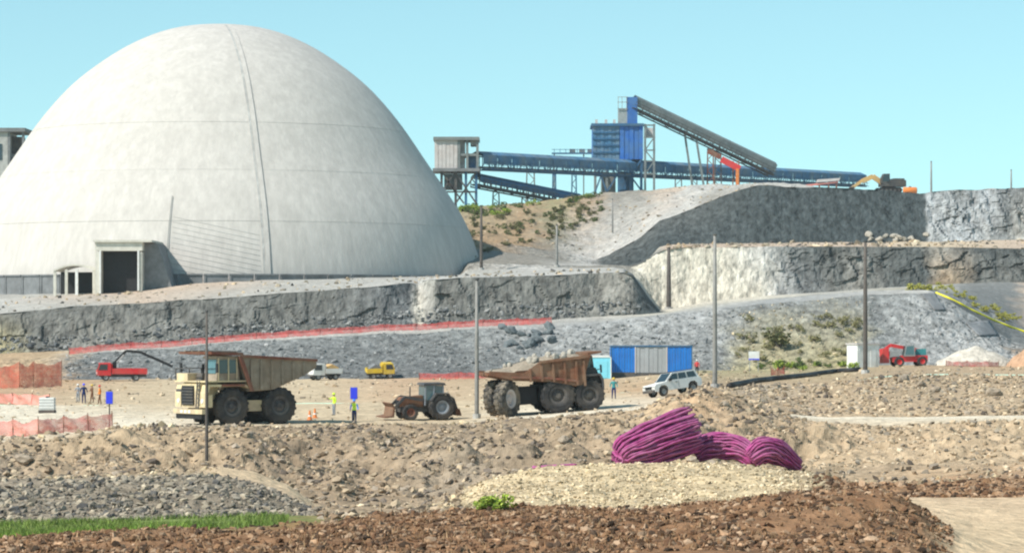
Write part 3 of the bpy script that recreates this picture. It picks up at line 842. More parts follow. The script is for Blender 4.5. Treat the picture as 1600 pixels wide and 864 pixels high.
# pale transfer house at the head of the long conveyor
D0 = 618.0
q = P(712, 320, D0)
th = thing('transfer_house', 'pale box like transfer house on dark steel legs beside the dome', 'building', (q.x, q.y, q.z))
def rel(o, v):
    return Vector(v) - o.location
def bx(mb, root, pxa, pxb, pya, pyb, d0, d1):
    a, b = P(pxa, pyb, d0), P(pxb, pya, d0)
    l = root.location
    return mb.box(a.x - l.x, b.x - l.x, d0 - l.y, d1 - l.y, a.z - l.z, b.z - l.z)
for i in range(6):
    bx(MB(), th, 679 + i * 6, 684.6 + i * 6, 219, 263, D0 + 0.06 * (i % 2), D0 + 0.4).build('wall_panel', 'pale_metal', th)
bx(MB(), th, 679, 715, 218, 264, D0 + 0.5, D0 + 9).build('house_body', 'pale_metal', th)
bx(MB(), th, 677, 749, 214, 219, D0 - 0.5, D0 + 9.5).build('roof', 'grey_steel', th)
mb = MB()
for px in (717, 730, 746):
    bx(mb, th, px - 2, px + 2, 219, 264, D0, D0 + .8)
    bx(mb, th, px - 2, px + 2, 219, 264, D0 + 8, D0 + 8.8)
bx(mb, th, 715, 748, 240, 244, D0 + .1, D0 + 8.6)
mb.build('steel_frame', 'grey_steel', th)
bx(MB(), th, 716, 726, 219, 264, D0 + 1, D0 + 8).build('wall_panel', 'concrete', th)
bx(MB(), th, 731, 747, 243, 264, D0 + 1, D0 + 7.6).build('chute', 'blue_steel', th)
bx(MB(), th, 735, 747, 219, 227, D0 + 1, D0 + 7.4).build('hood', 'concrete', th)
bx(MB(), th, 676, 750, 263, 268, D0 - .6, D0 + 9.6).build('floor_slab', 'concrete_dark', th)
for px in (690, 712, 728, 744):
    for dd in (D0 + .5, D0 + 8.5):
        a, b = rel(th, P(px, 330, dd)), rel(th, P(px, 266, dd))
        mb = MB()
        mb.bar((a.x, a.y, a.z - 2), b, 0.55, 0.55)
        mb.build('leg', 'blue_steel' if px > 725 else 'dark_steel', th)
for pa, pb in (((690, 268), (712, 300)), ((712, 268), (690, 300)), ((712, 270), (744, 318)), ((744, 270), (712, 318)), ((690, 300), (744, 300)), ((700, 285), (725, 318))):
    mb = MB()
    mb.bar(rel(th, P(*pa, D0 + .2)), rel(th, P(*pb, D0 + .2)), 0.35, 0.35)
    mb.build('brace', 'dark_steel', th)
bx(MB(), th, 694, 722, 272, 296, D0 + 1.5, D0 + 6).build('hopper', 'grey_steel', th)

# long blue conveyor running level and away to the right
q = P(1000, 300, 690)
cv = thing('conveyor', 'long blue conveyor gallery running from the pale transfer house past the tower', 'conveyor', q)
gantry(cv, rel(cv, P(744, 265, 620)), rel(cv, P(1345, 292, 800)), 3.2, 2.9, 'blue_light', 'blue_steel', clad=0.62, posts=70)
for px, py, wd in ((829, 268, 1.6), (866, 269, .6), (897, 270, .9), (1060, 280, 1.5), (1085, 281, 1.2), (1210, 287, 1.0)):
    s = (px - 744) / (1345 - 744)
    d = 620 + 180 * s
    top, b0 = rel(cv, P(px, py, d)), gp(px, d)
    lattice_leg('trestle', cv, rel(cv, Vector((top.x + q.x, d, b0.z - .8))), top, wd, 'grey_steel' if wd > 1 else 'blue_steel', bar=.3)
# low dark conveyor under it
q = P(815, 310, 640)
cl = thing('conveyor', 'short dark conveyor sloping down to the hillside under the long blue one', 'conveyor', q)
gantry(cl, rel(cl, P(742, 292, 622)), rel(cl, P(905, 324, 650)), 2.4, 2.0, 'blue_steel', 'dark_steel', clad=0.5, posts=20)
for px, py in ((775, 300), (820, 309), (860, 317)):
    d = 622 + 28 * (px - 742) / 163
    lattice_leg('trestle', cl, rel(cl, Vector((P(px, 0, d).x, d, gz(P(px, 0, d).x, d) - 1.5))), rel(cl, P(px, py, d)), 1.2, 'dark_steel')
# thin walkway to the tower
q = P(895, 240, 690)
wk = thing('walkway', 'thin steel walkway with pipes leading to the blue tower', 'walkway', q)
mb = MB()
mb.bar(rel(wk, P(862, 240, 690)), rel(wk, P(930, 240, 690)), 1.0, .35)
mb.build('deck', 'blue_steel', wk)
mb = MB()
for px in range(866, 930, 9):
    mb.bar(rel(wk, P(px, 240, 689.6)), rel(wk, P(px, 233, 689.6)), .12)
mb.bar(rel(wk, P(862, 234, 689.6)), rel(wk, P(930, 234, 689.6)), .12)
mb.build('railing', 'blue_steel', wk)
for px in (890, 905, 918):
    bx(MB(), wk, px, px + 9, 233, 239, 690.2, 691).build('pipe_box', 'grey_steel', wk)
for px in (866, 912):
    mb = MB()
    mb.bar(rel(wk, P(px, 240, 690)), rel(wk, Vector((P(px, 0, 690).x, 690, gz(P(px, 0, 690).x, 690) - 1))), .3, .3)
    mb.build('post', 'grey_steel', wk)

# blue transfer tower
D1 = 680.0
q = gp(970, D1 + 6)
tw = thing('transfer_tower', 'blue clad transfer tower on steel legs where the conveyors meet', 'tower', q)
for i in range(7):       # faded ribbed sheets on the near face
    bx(MB(), tw, 926 + i * 6, 931.6 + i * 6, 197, 249, D1 + 0.10 * (i % 2), D1 + .5).build('cladding_sheet', 'blue_light', tw)
for i in range(5):
    bx(MB(), tw, 968.3 + i * 7.4, 975.2 + i * 7.4, 197, 249, D1 + 0.12 * (i % 2), D1 + .5).build('cladding_sheet', 'blue', tw)
for i, py in enumerate((206, 216, 226, 237)):
    bx(MB(), tw, 926, 967, py, py + 2.2, D1 - .25, D1 - 0.02).build('rail', 'blue_steel', tw)
bx(MB(), tw, 926.5, 1004, 197.5, 248, D1 + .55, D1 + 12).build('tower_body', 'blue', tw)
bx(MB(), tw, 924, 1006, 193, 197, D1 - .5, D1 + 12.5).build('roof', 'blue_steel', tw)
mb = MB()
for px in (1008, 1022):
    for dd in (D1, D1 + 11):
        mb.bar(rel(tw, P(px, 300, dd)) - Vector((0, 0, 1.5)), rel(tw, P(px, 194, dd)), .5, .5)
for py in (196, 215, 235, 252, 272):
    mb.bar(rel(tw, P(1006, py, D1)), rel(tw, P(1024, py, D1)), .35, .35)
    mb.bar(rel(tw, P(1023, py, D1)), rel(tw, P(1023, py, D1 + 11)), .3, .3)
for a, b in ((196, 215), (235, 215), (235, 252), (272, 252)):
    mb.bar(rel(tw, P(1008, a, D1)), rel(tw, P(1022, b, D1)), .28, .28)
mb.build('stair_frame', 'grey_steel', tw)
bx(MB(), tw, 1009, 1020, 200, 214, D1 + 3, D1 + 6).build('duct', 'pale_metal', tw)
for px in (930, 948, 967, 985, 1002):
    for dd in (D1 + .4, D1 + 11):
        mb = MB()
        mb.bar(rel(tw, P(px, 302, dd)) - Vector((0, 0, 2.5)), rel(tw, P(px, 248, dd)), .6, .6)
        mb.build('leg', 'blue_steel' if px > 960 else 'grey_steel', tw)
for pa, pb in (((930, 250), (948, 300)), ((948, 250), (930, 300)), ((967, 250), (1002, 298)), ((1002, 250), (967, 298)), ((930, 275), (1002, 275)), ((948, 300), (967, 270))):
    mb = MB()
    mb.bar(rel(tw, P(*pa, D1 + .1)), rel(tw, P(*pb, D1 + .1)), .35, .35)
    mb.build('brace', 'blue_steel', tw)
bx(MB(), tw, 940, 962, 272, 300, D1 + 2, D1 + 8).build('hopper', 'grey_steel', tw)
bx(MB(), tw, 968, 990, 268, 300, D1 + 2, D1 + 8).build('hopper', 'blue_steel', tw)
# head chute on top
bx(MB(), tw, 980, 996, 152, 194, D1 + 3, D1 + 6.5).build('head_chute', 'blue', tw)
bx(MB(), tw, 966, 982, 170, 193, D1 + 3.2, D1 + 6).build('drive_housing', 'galv', tw)
mb = MB()
for px in (966, 972, 979):
    mb.bar(rel(tw, P(px, 172, D1 + 2.9)), rel(tw, P(px, 152, D1 + 2.9)), .14)
for py in (152, 160, 170):
    mb.bar(rel(tw, P(965, py, D1 + 2.9)), rel(tw, P(981, py, D1 + 2.9)), .14)
mb.build('head_railing', 'galv', tw)
for px in (930, 945, 958):
    bx(MB(), tw, px, px + 4, 187, 193, D1 + 2, D1 + 3).build('roof_vent', 'pale_metal', tw)

# inclined conveyor up to the tower head
q = P(1095, 280, 690)
ci = thing('conveyor', 'grey inclined conveyor climbing to the head of the blue tower', 'conveyor', q)
gantry(ci, rel(ci, P(984, 170, D1 + 4.5)), rel(ci, P(1204, 275, 696)), 3.0, 2.5, 'grey_steel', 'dark_steel', clad=0.7, posts=26)
for px, dx, py in ((1070, 10, 210), (1088, 10, 218)):
    d = 688
    mb = MB()
    b0 = P(px + dx * 1.8, 300, d)
    mb.bar(rel(ci, Vector((b0.x, d, gz(b0.x, d) - 1.5))), rel(ci, P(px, py, d)), .5, .5)
    mb.build('leg', 'grey_steel', ci)
for px, m in ((1110, 'rustred'), (1122, 'dark_steel'), (1150, 'rustred')):
    d = 689
    b0 = P(px, 300, d)
    lattice_leg('trestle', ci, rel(ci, Vector((b0.x, d, gz(b0.x, d) - 1.2))), rel(ci, P(px, 188 + (px - 1020) * .49, d)), 1.3, m)
for i, (pa, pb, hh) in enumerate((((1106, 236), (1126, 246), 1.2), ((1127, 249), (1156, 264), 1.5))):
    mb = MB()
    mb.bar(rel(ci, P(*pa, 686.5)), rel(ci, P(*pb, 686.5)), .4, hh)
    mb.build('guard_panel', 'rustred' if i == 0 else 'red', ci)
mb = MB()
mb.bar(rel(ci, P(1152, 264, 686.5)), rel(ci, P(1152, 290, 686.5)), .7, .7)
mb.build('leg', 'orange', ci)

# grey tower cut by the left edge
D2 = 640.0
q = gp(5, D2 + 5)
lt = thing('grey_tower', 'weathered grey plant tower behind the left flank of the dome', 'tower', q)
bx(MB(), lt, -60, 12, 206, 330, D2, D2 + 12).build('tower_body', 'concrete', lt)
bx(MB(), lt, -62, 39, 200, 206, D2 - .6, D2 + 12.6).build('roof', 'concrete_dark', lt)
for px in (14, 36):
    for dd in (D2, D2 + 11):
        bx(MB(), lt, px - 1.7, px + 1.7, 206, 420, dd, dd + .6).build('column', 'concrete_dark', lt)
bx(MB(), lt, 13, 36, 214, 240, D2 + 5, D2 + 8).build('chute', 'dark_steel', lt)
bx(MB(), lt, 13, 30, 245, 300, D2 + 2, D2 + 9).build('hopper', 'concrete_dark', lt)
bx(MB(), lt, -60, 13, 330, 440, D2 + 1, D2 + 11).build('base', 'concrete', lt)
for i in range(4):
    bx(MB(), lt, -50 + i * 15, -42 + i * 15, 225, 250, D2 - .12, D2 - .01).build('window', 'glass', lt)
# ------------------------------------------------------------------ vehicles (x forward, y left, z up)
def wheel(parent, x, y, r, w, m='rubber', rim='cream', lugs=18, out=1, turn=0.0):
    """tyre with lugs, a rim and a hub; out = +1 / -1 is the side that faces outward"""
    mb = MB()
    pr = [(r * .52, -w / 2 * .8), (r * .62, -w / 2), (r * .90, -w / 2), (r * .985, -w / 2 * .72), (r * .985, w / 2 * .72), (r * .90, w / 2), (r * .62, w / 2), (r * .52, w / 2 * .8)]
    mb.lathe(pr, 28)
    for k in range(lugs):
        a = 2 * math.pi * k / lugs
        mt = Matrix.Rotation(a, 4, 'Y')
        mb.box(r * .93, r * 1.02, -w / 2 * .92, -0.01, -r * .07, r * .07, mt)
        mb.box(r * .93, r * 1.02, 0.01, w / 2 * .92, -r * .07, r * .07, Matrix.Rotation(a + math.pi / lugs, 4, 'Y'))
    o = mb.build('wheel', m, parent)
    o.location = (x, y, r)
    o.rotation_euler = (0, 0, turn)
    mb = MB()
    h = w / 2 * out
    mb.lathe([(0.001, h * .55), (r * .16, h * .55), (r * .18, h * .35), (r * .34, h * .2), (r * .40, h * .72), (r * .53, h * .82), (r * .53, -h * .8), (0.001, -h * .8)], 20)
    for k in range(8):
        a = 2 * math.pi * k / 8
        mb.box(r * .24, r * .30, min(h * .2, h * .36), max(h * .2, h * .36), -.03 * r, .03 * r, Matrix.Rotation(a, 4, 'Y'))
    mb.build('rim', rim, o)
    return o

def on_ground(root, pts):
    """set height and tilt of a vehicle from the ground under its wheels"""
    rz = root.rotation_euler[2]
    c, s = math.cos(rz), math.sin(rz)
    zs = [gz(root.location.x + x * c - y * s, root.location.y + x * s + y * c) for x, y in pts]
    A = np.array([[x, y, 1] for x, y in pts])
    k, *_ = np.linalg.lstsq(A, np.array(zs), rcond=None)
    root.location.z = k[2] + 0.01
    root.rotation_mode = 'ZYX'
    n = Vector((-k[0], -k[1], 1)).normalized()
    q = Vector((0, 0, 1)).rotation_difference(n)
    root.rotation_mode = 'QUATERNION'
    root.rotation_quaternion = Matrix.Rotation(rz, 4, 'Z').to_quaternion() @ q

def haul_truck():
    p = gp(377, 212.5)
    t = thing('haul_truck', 'dusty cream haul truck with empty brown body facing left', 'truck', p, math.pi + R(34))
    on_ground(t, [(2, 2), (2, -2), (-2, 2), (-2, -2)])
    for s in (1, -1):
        wheel(t, 1.95, s * 1.95, 1.33, .78, out=s, rim='dark_steel')
        wheel(t, -1.95, s * 2.15, 1.33, .66, out=s, rim='dark_steel')
        wheel(t, -1.95, s * 1.40, 1.33, .66, out=s, rim='dark_steel')
    MB().box(-3.2, 3.4, -.75, .75, 1.0, 1.75).box(1.7, 2.2, -1.6, 1.6, 1.1, 1.55).box(-2.2, -1.7, -1.2, 1.2, 1.05, 1.6).build('chassis', 'dark_steel', t)
    MB().prism([(2.7, 1.25), (4.15, 1.25), (4.15, 2.95), (3.9, 3.1), (2.7, 3.1)], -1.45, 1.45).build('hood', 'cream', t)
    g = MB().box(4.16, 4.24, -1.28, 0.55, 1.45, 2.85).build('grille', 'black', t)
    for i in range(6):
        MB().box(4.245, 4.30, -1.25, .52, 1.52 + i * .22, 1.60 + i * .22).build('grille_bar', 'dark_steel', g)
    MB().box(3.95, 4.45, -2.25, 2.25, .82, 1.16).build('bumper', 'cream', t)
    MB().box(4.0, 4.35, -2.0, 2.0, .45, .80).build('skid_plate', 'black', t)
    for s in (-1.85, 1.85):
        MB().lathe([(.001, .06), (.17, .05), (.19, -.05), (.001, -.06)], 12, Matrix.Translation((4.2, s, 1.75)) @ Matrix.Rotation(R(-90), 4, 'Z')).build('headlight', 'white', t)
    for s in (1, -1):
        MB().prism([(0.55, 2.75), (1.0, 2.95), (4.0, 2.95), (4.2, 2.3), (4.2, 1.3), (4.02, 1.3), (4.02, 2.2), (3.85, 2.78), (1.0, 2.78), (.6, 2.6)], *sorted((s * 1.5, s * 2.4))).build('fender', 'cream', t)
        MB().box(3.6, 4.05, *sorted((s * 1.55, s * 2.3)), 1.3, 2.2).build('front_box', 'cream', t)
    MB().box(.9, 4.2, -2.45, 2.45, 3.12, 3.22).build('deck', 'cream', t)
    c = MB().prism([(1.35, 3.22), (3.25, 3.22), (3.15, 4.85), (1.55, 4.85)], .45, 2.3).build('cab', 'bed', t)
    MB().box(1.3, 3.35, .38, 2.38, 4.85, 4.97).build('roof', 'bed', c)
    MB().prism([(3.245, 3.75), (3.27, 3.75), (3.20, 4.75), (3.175, 4.75)], .6, 2.15).build('windscreen', 'glass_teal', c)
    for a, b in ((1.6, 2.25), (2.36, 3.08)):
        MB().box(a, b, 2.305, 2.33, 3.75, 4.72).build('side_window', 'glass', c)
        MB().box(a, b, .42, .445, 3.75, 4.72).build('side_window', 'glass', c)
    mb = MB()
    for a in (1.62, 2.3, 3.12):
        mb.box(a - .04, a + .04, 2.335, 2.37, 3.25, 4.85)
    mb.build('door_frame', 'cream', c)
    MB().box(2.9, 4.1, -2.3, -.6, 3.22, 3.75).build('air_cleaner', 'cream', t)
    MB().prism([(2.6, 3.2), (3.5, 3.2), (3.4, 3.75), (2.6, 3.75)], -.5, .4).build('engine_cover', 'dark_steel', t)
    mb = MB()
    for y in (-2.42, 2.42):
        for x in (1.0, 2.0, 3.0, 4.12):
            if y > 0 and x < 3.3: continue
            mb.bar((x, y, 3.2), (x, y, 4.1), .06)
        mb.bar((3.4 if y > 0 else 1.0, y, 4.1), (4.12, y, 4.1), .06)
    mb.bar((4.12, -2.42, 4.1), (4.12, .4, 4.1), .06)
    mb.build('handrail', 'dark_steel', t)
    mb = MB()
    for s in (.75, 1.15):
        mb.bar((4.35, s + .35, .9), (4.2, s + .35, 3.2), .07)
    for i in range(7):
        mb.bar((4.34 - i * .02, 1.1, 1.0 + i * .32), (4.34 - i * .02, 1.5, 1.0 + i * .32), .06)
    mb.build('ladder', 'dark_steel', t)
    for s in (1, -1):
        mb = MB()
        mb.bar((3.2, s * 2.4, 4.2), (3.5, s * 2.75, 4.25), .05)
        mb.box(3.45, 3.53, *sorted((s * 2.65, s * 2.95)), 3.8, 4.5)
        mb.build('mirror', 'black', t)
    # dump body
    bd = bpy.data.objects.new('dump_body', None)
    COL.objects.link(bd)
    bd.parent = t
    side = [(1.30, 5.02), (-4.95, 4.62), (-5.05, 4.25), (-4.0, 3.55), (-1.4, 2.55), (.35, 2.45), (.75, 2.75), (1.42, 4.95)]
    for s in (1, -1):
        MB().prism(side, *sorted((s * 2.35, s * 2.47))).build('side_plate', 'bed', bd)
        for x in (-3.9, -3.0, -2.1, -1.2, -.3, .5):
            lo = 2.55 + max(0, (-1.4 - x)) * .37
            MB().box(x - .09, x + .09, *sorted((s * 2.475, s * 2.62)), lo, 4.68 + x * .06).build('rib', 'bed', bd)
        MB().prism([(1.35, 5.10), (-5.0, 4.70), (-5.0, 4.52), (1.35, 4.92)], *sorted((s * 2.48, s * 2.66))).build('top_rail', 'rustred', bd)
    MB().prism([(-5.05, 4.05), (-4.0, 3.5), (-1.4, 2.5), (.35, 2.4), (.35, 2.6), (-1.4, 2.7), (-4.0, 3.7), (-5.05, 4.25)], -2.34, 2.34).build('floor_plate', 'bed', bd)
    MB().prism([(.35, 2.4), (.55, 2.4), (1.55, 5.0), (1.35, 5.0)], -2.34, 2.34).build('front_plate', 'bed', bd)
    MB().prism([(1.2, 5.03), (3.75, 5.16), (3.85, 5.34), (1.2, 5.24)], -2.55, 2.6).build('canopy', 'rustred', bd)
    for y in (-1.6, -.5, .6, 1.7):
        MB().prism([(1.3, 5.245), (3.8, 5.345), (3.8, 5.42), (1.3, 5.36)], y - .08, y + .08).build('canopy_rib', 'bed', bd)
    for s in (1, -1):
        MB().prism([(.35, 2.42), (.62, 2.42), (1.62, 5.0), (1.32, 5.0)], *sorted((s * 2.475, s * 2.68))).build('front_edge', 'rustred', bd)
        MB().prism([(1.0, 2.95), (2.9, 2.95), (2.9, 2.80), (1.0, 2.80)], *sorted((s * 2.405, s * 2.43))).build('fender_trim', 'rustred', t)
    MB().box(4.13, 4.17, -2.3, -1.5, 1.6, 2.6).build('front_panel', 'dark_steel', t)
    for y in (-.9, -.3, .3):
        MB().box(4.452, 4.47, y - .18, y + .18, .88, 1.08).build('fog_lamp', 'white', t)
    for i in range(2):
        mb = MB(); mb.tube([(2.5, -1.2 + i * .5, 3.2), (2.5, -1.2 + i * .5, 4.4)], .1, 8); mb.build('exhaust_stack', 'black', t)
    MB().box(-.8, .5, 1.2, 1.9, .95, 1.75).build('fuel_tank', 'cream', t)
    for s in (.5, -.5):
        mb = MB()
        mb.tube([(.6, s, 1.5), (-1.0, s, 2.6)], .16, 10)
        mb.build('hoist_ram', 'dark_steel', t)
    return t
haul_truck()

def rock_mesh(seed, m=None, cols=(0.36, 0.33, 0.29)):
    bm = bmesh.new()
    bmesh.ops.create_icosphere(bm, subdivisions=2, radius=1.0)
    v = np.array([x.co[:] for x in bm.verts])
    f = np.array([[x.index for x in p.verts] for p in bm.faces])
    bm.free()
    r = 1 + .55 * fbm(v * 1.1 + seed * 7.7, 3, seed)
    v = v * r[:, None] * np.array([1.1, .9, .75])
    c = np.array(cols)[None] * (1 + .25 * fbm(v * 2 + seed, 2, seed + 5))[:, None]
    return npmesh('rock', v, f, M['stone'], c)
ROCKS_PALE = [rock_mesh(i, cols=(0.38, 0.34, 0.285)) for i in range(5)]
ROCKS_DARK = [rock_mesh(i + 9, cols=(0.13, 0.145, 0.15)) for i in range(5)]
ROCKS_BROWN = [rock_mesh(i + 19, cols=(0.30, 0.24, 0.18)) for i in range(5)]

def dumper():
    p = gp(846, 219)
    t = thing('dump_truck', 'rusty three axle dump truck loaded with broken rock', 'truck', p, R(13))
    on_ground(t, [(3, 1.6), (3, -1.6), (-3, 1.6), (-3, -1.6)])
    for s in (1, -1):
        wheel(t, 3.35, s * 1.75, 1.18, .75, 'rubber', 'dark_steel', out=s)
        wheel(t, .9, s * 1.8, 1.32, .8, 'rubber', 'dark_steel', out=s)
        wheel(t, -3.0, s * 1.85, 1.36, .85, 'rubber_dusty', 'pale_metal', out=s, turn=R(46))
    MB().box(-3.6, 3.9, -.8, .8, .95, 1.7).box(-.4, 2.2, -1.6, 1.6, 1.0, 2.2).box(-2.1, -.6, -1.3, 1.3, .8, 2.1).build('chassis', 'black', t)
    MB().prism([(2.7, 1.3), (4.3, 1.2), (4.35, 2.6), (4.1, 3.2), (2.9, 3.2)], -1.5, 1.5).build('hood', 'dark_steel', t)
    c = MB().prism([(3.0, 2.6), (4.2, 2.6), (4.05, 4.1), (3.1, 4.1)], -.9, .9).build('cab', 'dark_steel', t)
    MB().box(3.2, 3.95, -.93, -.905, 3.0, 3.95).build('side_window', 'glass', c)
    MB().box(3.2, 3.95, .905, .93, 3.0, 3.95).build('side_window', 'glass', c)
    for s in (1, -1):
        MB().prism([(2.3, 2.35), (2.7, 2.75), (4.3, 2.75), (4.5, 2.3), (4.5, 1.5), (4.4, 1.5), (4.35, 2.2), (4.2, 2.6), (2.75, 2.6), (2.4, 2.25)], *sorted((s * 1.3, s * 2.2))).build('fender', 'dark_steel', t)
        mb = MB()
        mb.bar((4.1, s * 1.5, 3.0), (4.3, s * 2.4, 3.1), .06)
        mb.box(4.25, 4.33, *sorted((s * 2.2, s * 2.5)), 2.8, 3.4)
        mb.build('mirror', 'black', t)
    bd = bpy.data.objects.new('dump_body', None)
    COL.objects.link(bd)
    bd.parent = t
    side = [(3.55, 4.15), (-.4, 3.95), (-1.6, 3.2), (-4.3, 3.55), (-4.4, 3.25), (-2.6, 2.75), (.2, 2.45), (2.3, 1.95), (2.8, 2.0), (3.5, 3.9)]
    for s in (1, -1):
        MB().prism(side, *sorted((s * 2.1, s * 2.22))).build('side_plate', 'rust', bd)
        for i, x in enumerate((-1.2, -.3, .6, 1.5, 2.4, 3.0)):
            lo = 2.5 - max(0, x) * .2
            MB().box(x - .08, x + .08, *sorted((s * 2.225, s * 2.36)), lo, 3.5 if x < -1 else (3.7 if x < -.1 else 3.85)).build('rib', 'rust', bd)
        MB().prism([(3.55, 4.22), (-.4, 4.02), (-.4, 3.84), (3.55, 4.0)], *sorted((s * 2.23, s * 2.42))).build('top_rail', 'rust', bd)
        MB().prism([(2.6, 2.35), (.2, 2.78), (-2.6, 3.02), (-2.6, 2.9), (.2, 2.62), (2.6, 2.2)], *sorted((s * 2.23, s * 2.33))).build('side_stripe', 'rustred', bd)
    MB().prism([(-4.4, 3.2), (-2.6, 2.7), (.2, 2.4), (2.3, 1.9), (2.8, 2.0), (2.8, 2.2), (.2, 2.7), (-2.6, 3.0), (-4.4, 3.45)], -2.09, 2.09).build('floor_plate', 'rust', bd)
    MB().prism([(2.75, 2.0), (2.9, 2.0), (3.6, 4.3), (3.45, 4.3)], -2.09, 2.09).build('front_plate', 'rust', bd)
    MB().prism([(3.4, 4.2), (4.5, 4.3), (4.5, 4.42), (3.4, 4.4)], -2.1, 2.1).build('canopy', 'rust', bd)
    for s in (1, -1):
        mb = MB()
        mb.tube([(1.6, s * 1.0, 1.6), (2.3, s * 1.0, 2.6)], .15, 8)
        mb.build('hoist_ram', 'dark_steel', t)
    # heap of spoil in the body, then single rocks on top
    nx, ny = 26, 12
    X, Y = np.meshgrid(np.linspace(-3.9, 3.3, nx), np.linspace(-2.0, 2.0, ny))
    base = np.interp(X.ravel(), [-3.9, -2.6, -1, 1.5, 3.3], [3.3, 3.3, 3.75, 3.95, 3.95])
    p3 = np.stack([X.ravel(), Y.ravel(), base], 1)
    p3[:, 2] += .35 * (1 - (Y.ravel() / 2.05) ** 2) + .22 * fbm(p3 / .8, 3, 88)
    e = (np.abs(Y.ravel()) > 1.95) | (X.ravel() < -3.85) | (X.ravel() > 3.25)
    p3[e, 2] = np.minimum(p3[e, 2], 3.4)
    i = np.arange(ny - 1)[:, None] * nx + np.arange(nx - 1)[None]
    f = np.stack([i, i + 1, i + nx + 1, i + nx], -1).reshape(-1, 4)
    ld = link('rock_load', npmesh('rock_load', p3, f, M['stone'], np.tile(np.array([[.29, .24, .185]]), (len(p3), 1))))
    prop(ld, 'heap of pale crushed rock carried in the rusty dump truck', 'rock load')
    mw = Matrix.LocRotScale(t.location, t.rotation_quaternion, None)
    ld.matrix_world = mw
    for k in range(17):
        x, y = random.uniform(-2.8, 3.0), random.uniform(-1.7, 1.5)
        z = float(np.interp(x, [-3.9, -2.6, -1, 1.5, 3.3], [3.3, 3.3, 3.75, 3.95, 3.95])) + .3 * (1 - (y / 2.05) ** 2) + .12
        s = random.uniform(.2, .42)
        o = link('rock', random.choice(ROCKS_PALE))
        o.location = mw @ Vector((x, y, z))
        o.scale = (s, s * random.uniform(.7, 1), s * random.uniform(.6, 1))
        o.rotation_euler = [random.uniform(0, 6) for _ in range(3)]
        prop(o, 'pale rock lying on the load of the rusty dump truck', 'rock', 'rocks on the truck load')
    return t
dumper()

def backhoe():
    p = gp(662, 219)
    t = thing('tractor', 'muddy tractor with red bonnet, green tinted cab and big black tyres', 'tractor', p, math.pi + R(20))
    on_ground(t, [(1.3, .8), (1.3, -.8), (-1.2, .9), (-1.2, -.9)])
    for s in (1, -1):
        wheel(t, -1.1, s * .95, .98, .62, 'rubber', 'greycloth', lugs=14, out=s)
        wheel(t, 1.35, s * .85, .60, .42, 'rubber', 'rustred', lugs=12, out=s)
    MB().box(-1.5, 2.0, -.35, .35, .6, 1.05).build('chassis', 'dark_steel', t)
    MB().prism([(.2, 1.0), (2.0, 1.0), (2.1, 1.45), (1.9, 1.72), (.2, 1.85)], -.45, .45).build('bonnet', 'rust', t)
    MB().box(2.1, 2.16, -.35, .35, 1.05, 1.5).build('grille', 'black', t)
    c = bpy.data.objects.new('cab', None)
    COL.objects.link(c)
    c.parent = t
    for x, y in ((.15, .75), (.15, -.75), (-1.35, .8), (-1.35, -.8), (-.55, .8), (-.55, -.8)):
        mb = MB()
        mb.bar((x, y, 1.1), (x * .92 - .04, y * .95, 2.65), .09)
        mb.build('pillar', 'greycloth', c)
    MB().prism([(-1.5, 2.62), (.3, 2.62), (.2, 2.78), (-1.4, 2.80)], -.85, .85).build('roof', 'dark_steel', c)
    for s in (1, -1):
        MB().prism([(-1.3, 1.5), (.1, 1.5), (.08, 2.6), (-1.22, 2.6)], *sorted((s * .74, s * .76))).build('side_window', 'glass_teal', c)
        MB().prism([(-1.95, 1.5), (-1.6, 2.05), (-.6, 2.05), (-.2, 1.5), (-.3, 1.5), (-.65, 1.95), (-1.55, 1.95), (-1.85, 1.5)], *sorted((s * .62, s * 1.28))).build('mudguard', 'dark_steel', t)
    MB().box(.16, .18, -.7, .7, 1.6, 2.6).build('windscreen', 'glass_teal', c)
    MB().box(-1.3, .1, -.7, .7, 1.05, 1.5).build('floor_pan', 'dark_steel', c)
    MB().box(-1.0, -.5, -.3, .3, 1.5, 2.1).build('seat', 'black', c)
    mb = MB()
    for s in (.62, -.62):
        mb.bar((.3, s, 1.5), (1.7, s, 1.75), .14, .2)
        mb.bar((1.7, s, 1.75), (2.75, s, .7), .14, .2)
    mb.build('loader_arm', 'dark_steel', t)
    MB().prism([(2.7, .25), (3.45, .2), (3.45, .28), (2.85, .36), (2.75, 1.0), (3.0, 1.3), (2.9, 1.35), (2.62, 1.0)], -1.1, 1.1).build('loader_bucket', 'rust', t)
    mb = MB()
    mb.tube([(1.2, .3, 1.7), (1.2, .3, 2.5)], .05, 8)
    mb.build('exhaust', 'dark_steel', t)
    mb = MB()
    mb.bar((-1.5, 0, 1.0), (-2.3, .1, 1.6), .22, .25)
    mb.bar((-2.3, .1, 1.6), (-2.6, .1, .75), .18, .2)
    mb.build('rear_boom', 'dark_steel', t)
    MB().prism([(-2.9, .25), (-2.4, .3), (-2.45, .85), (-2.75, .8)], -.3, .45).build('rear_bucket', 'rust', t)
    return t
backhoe()

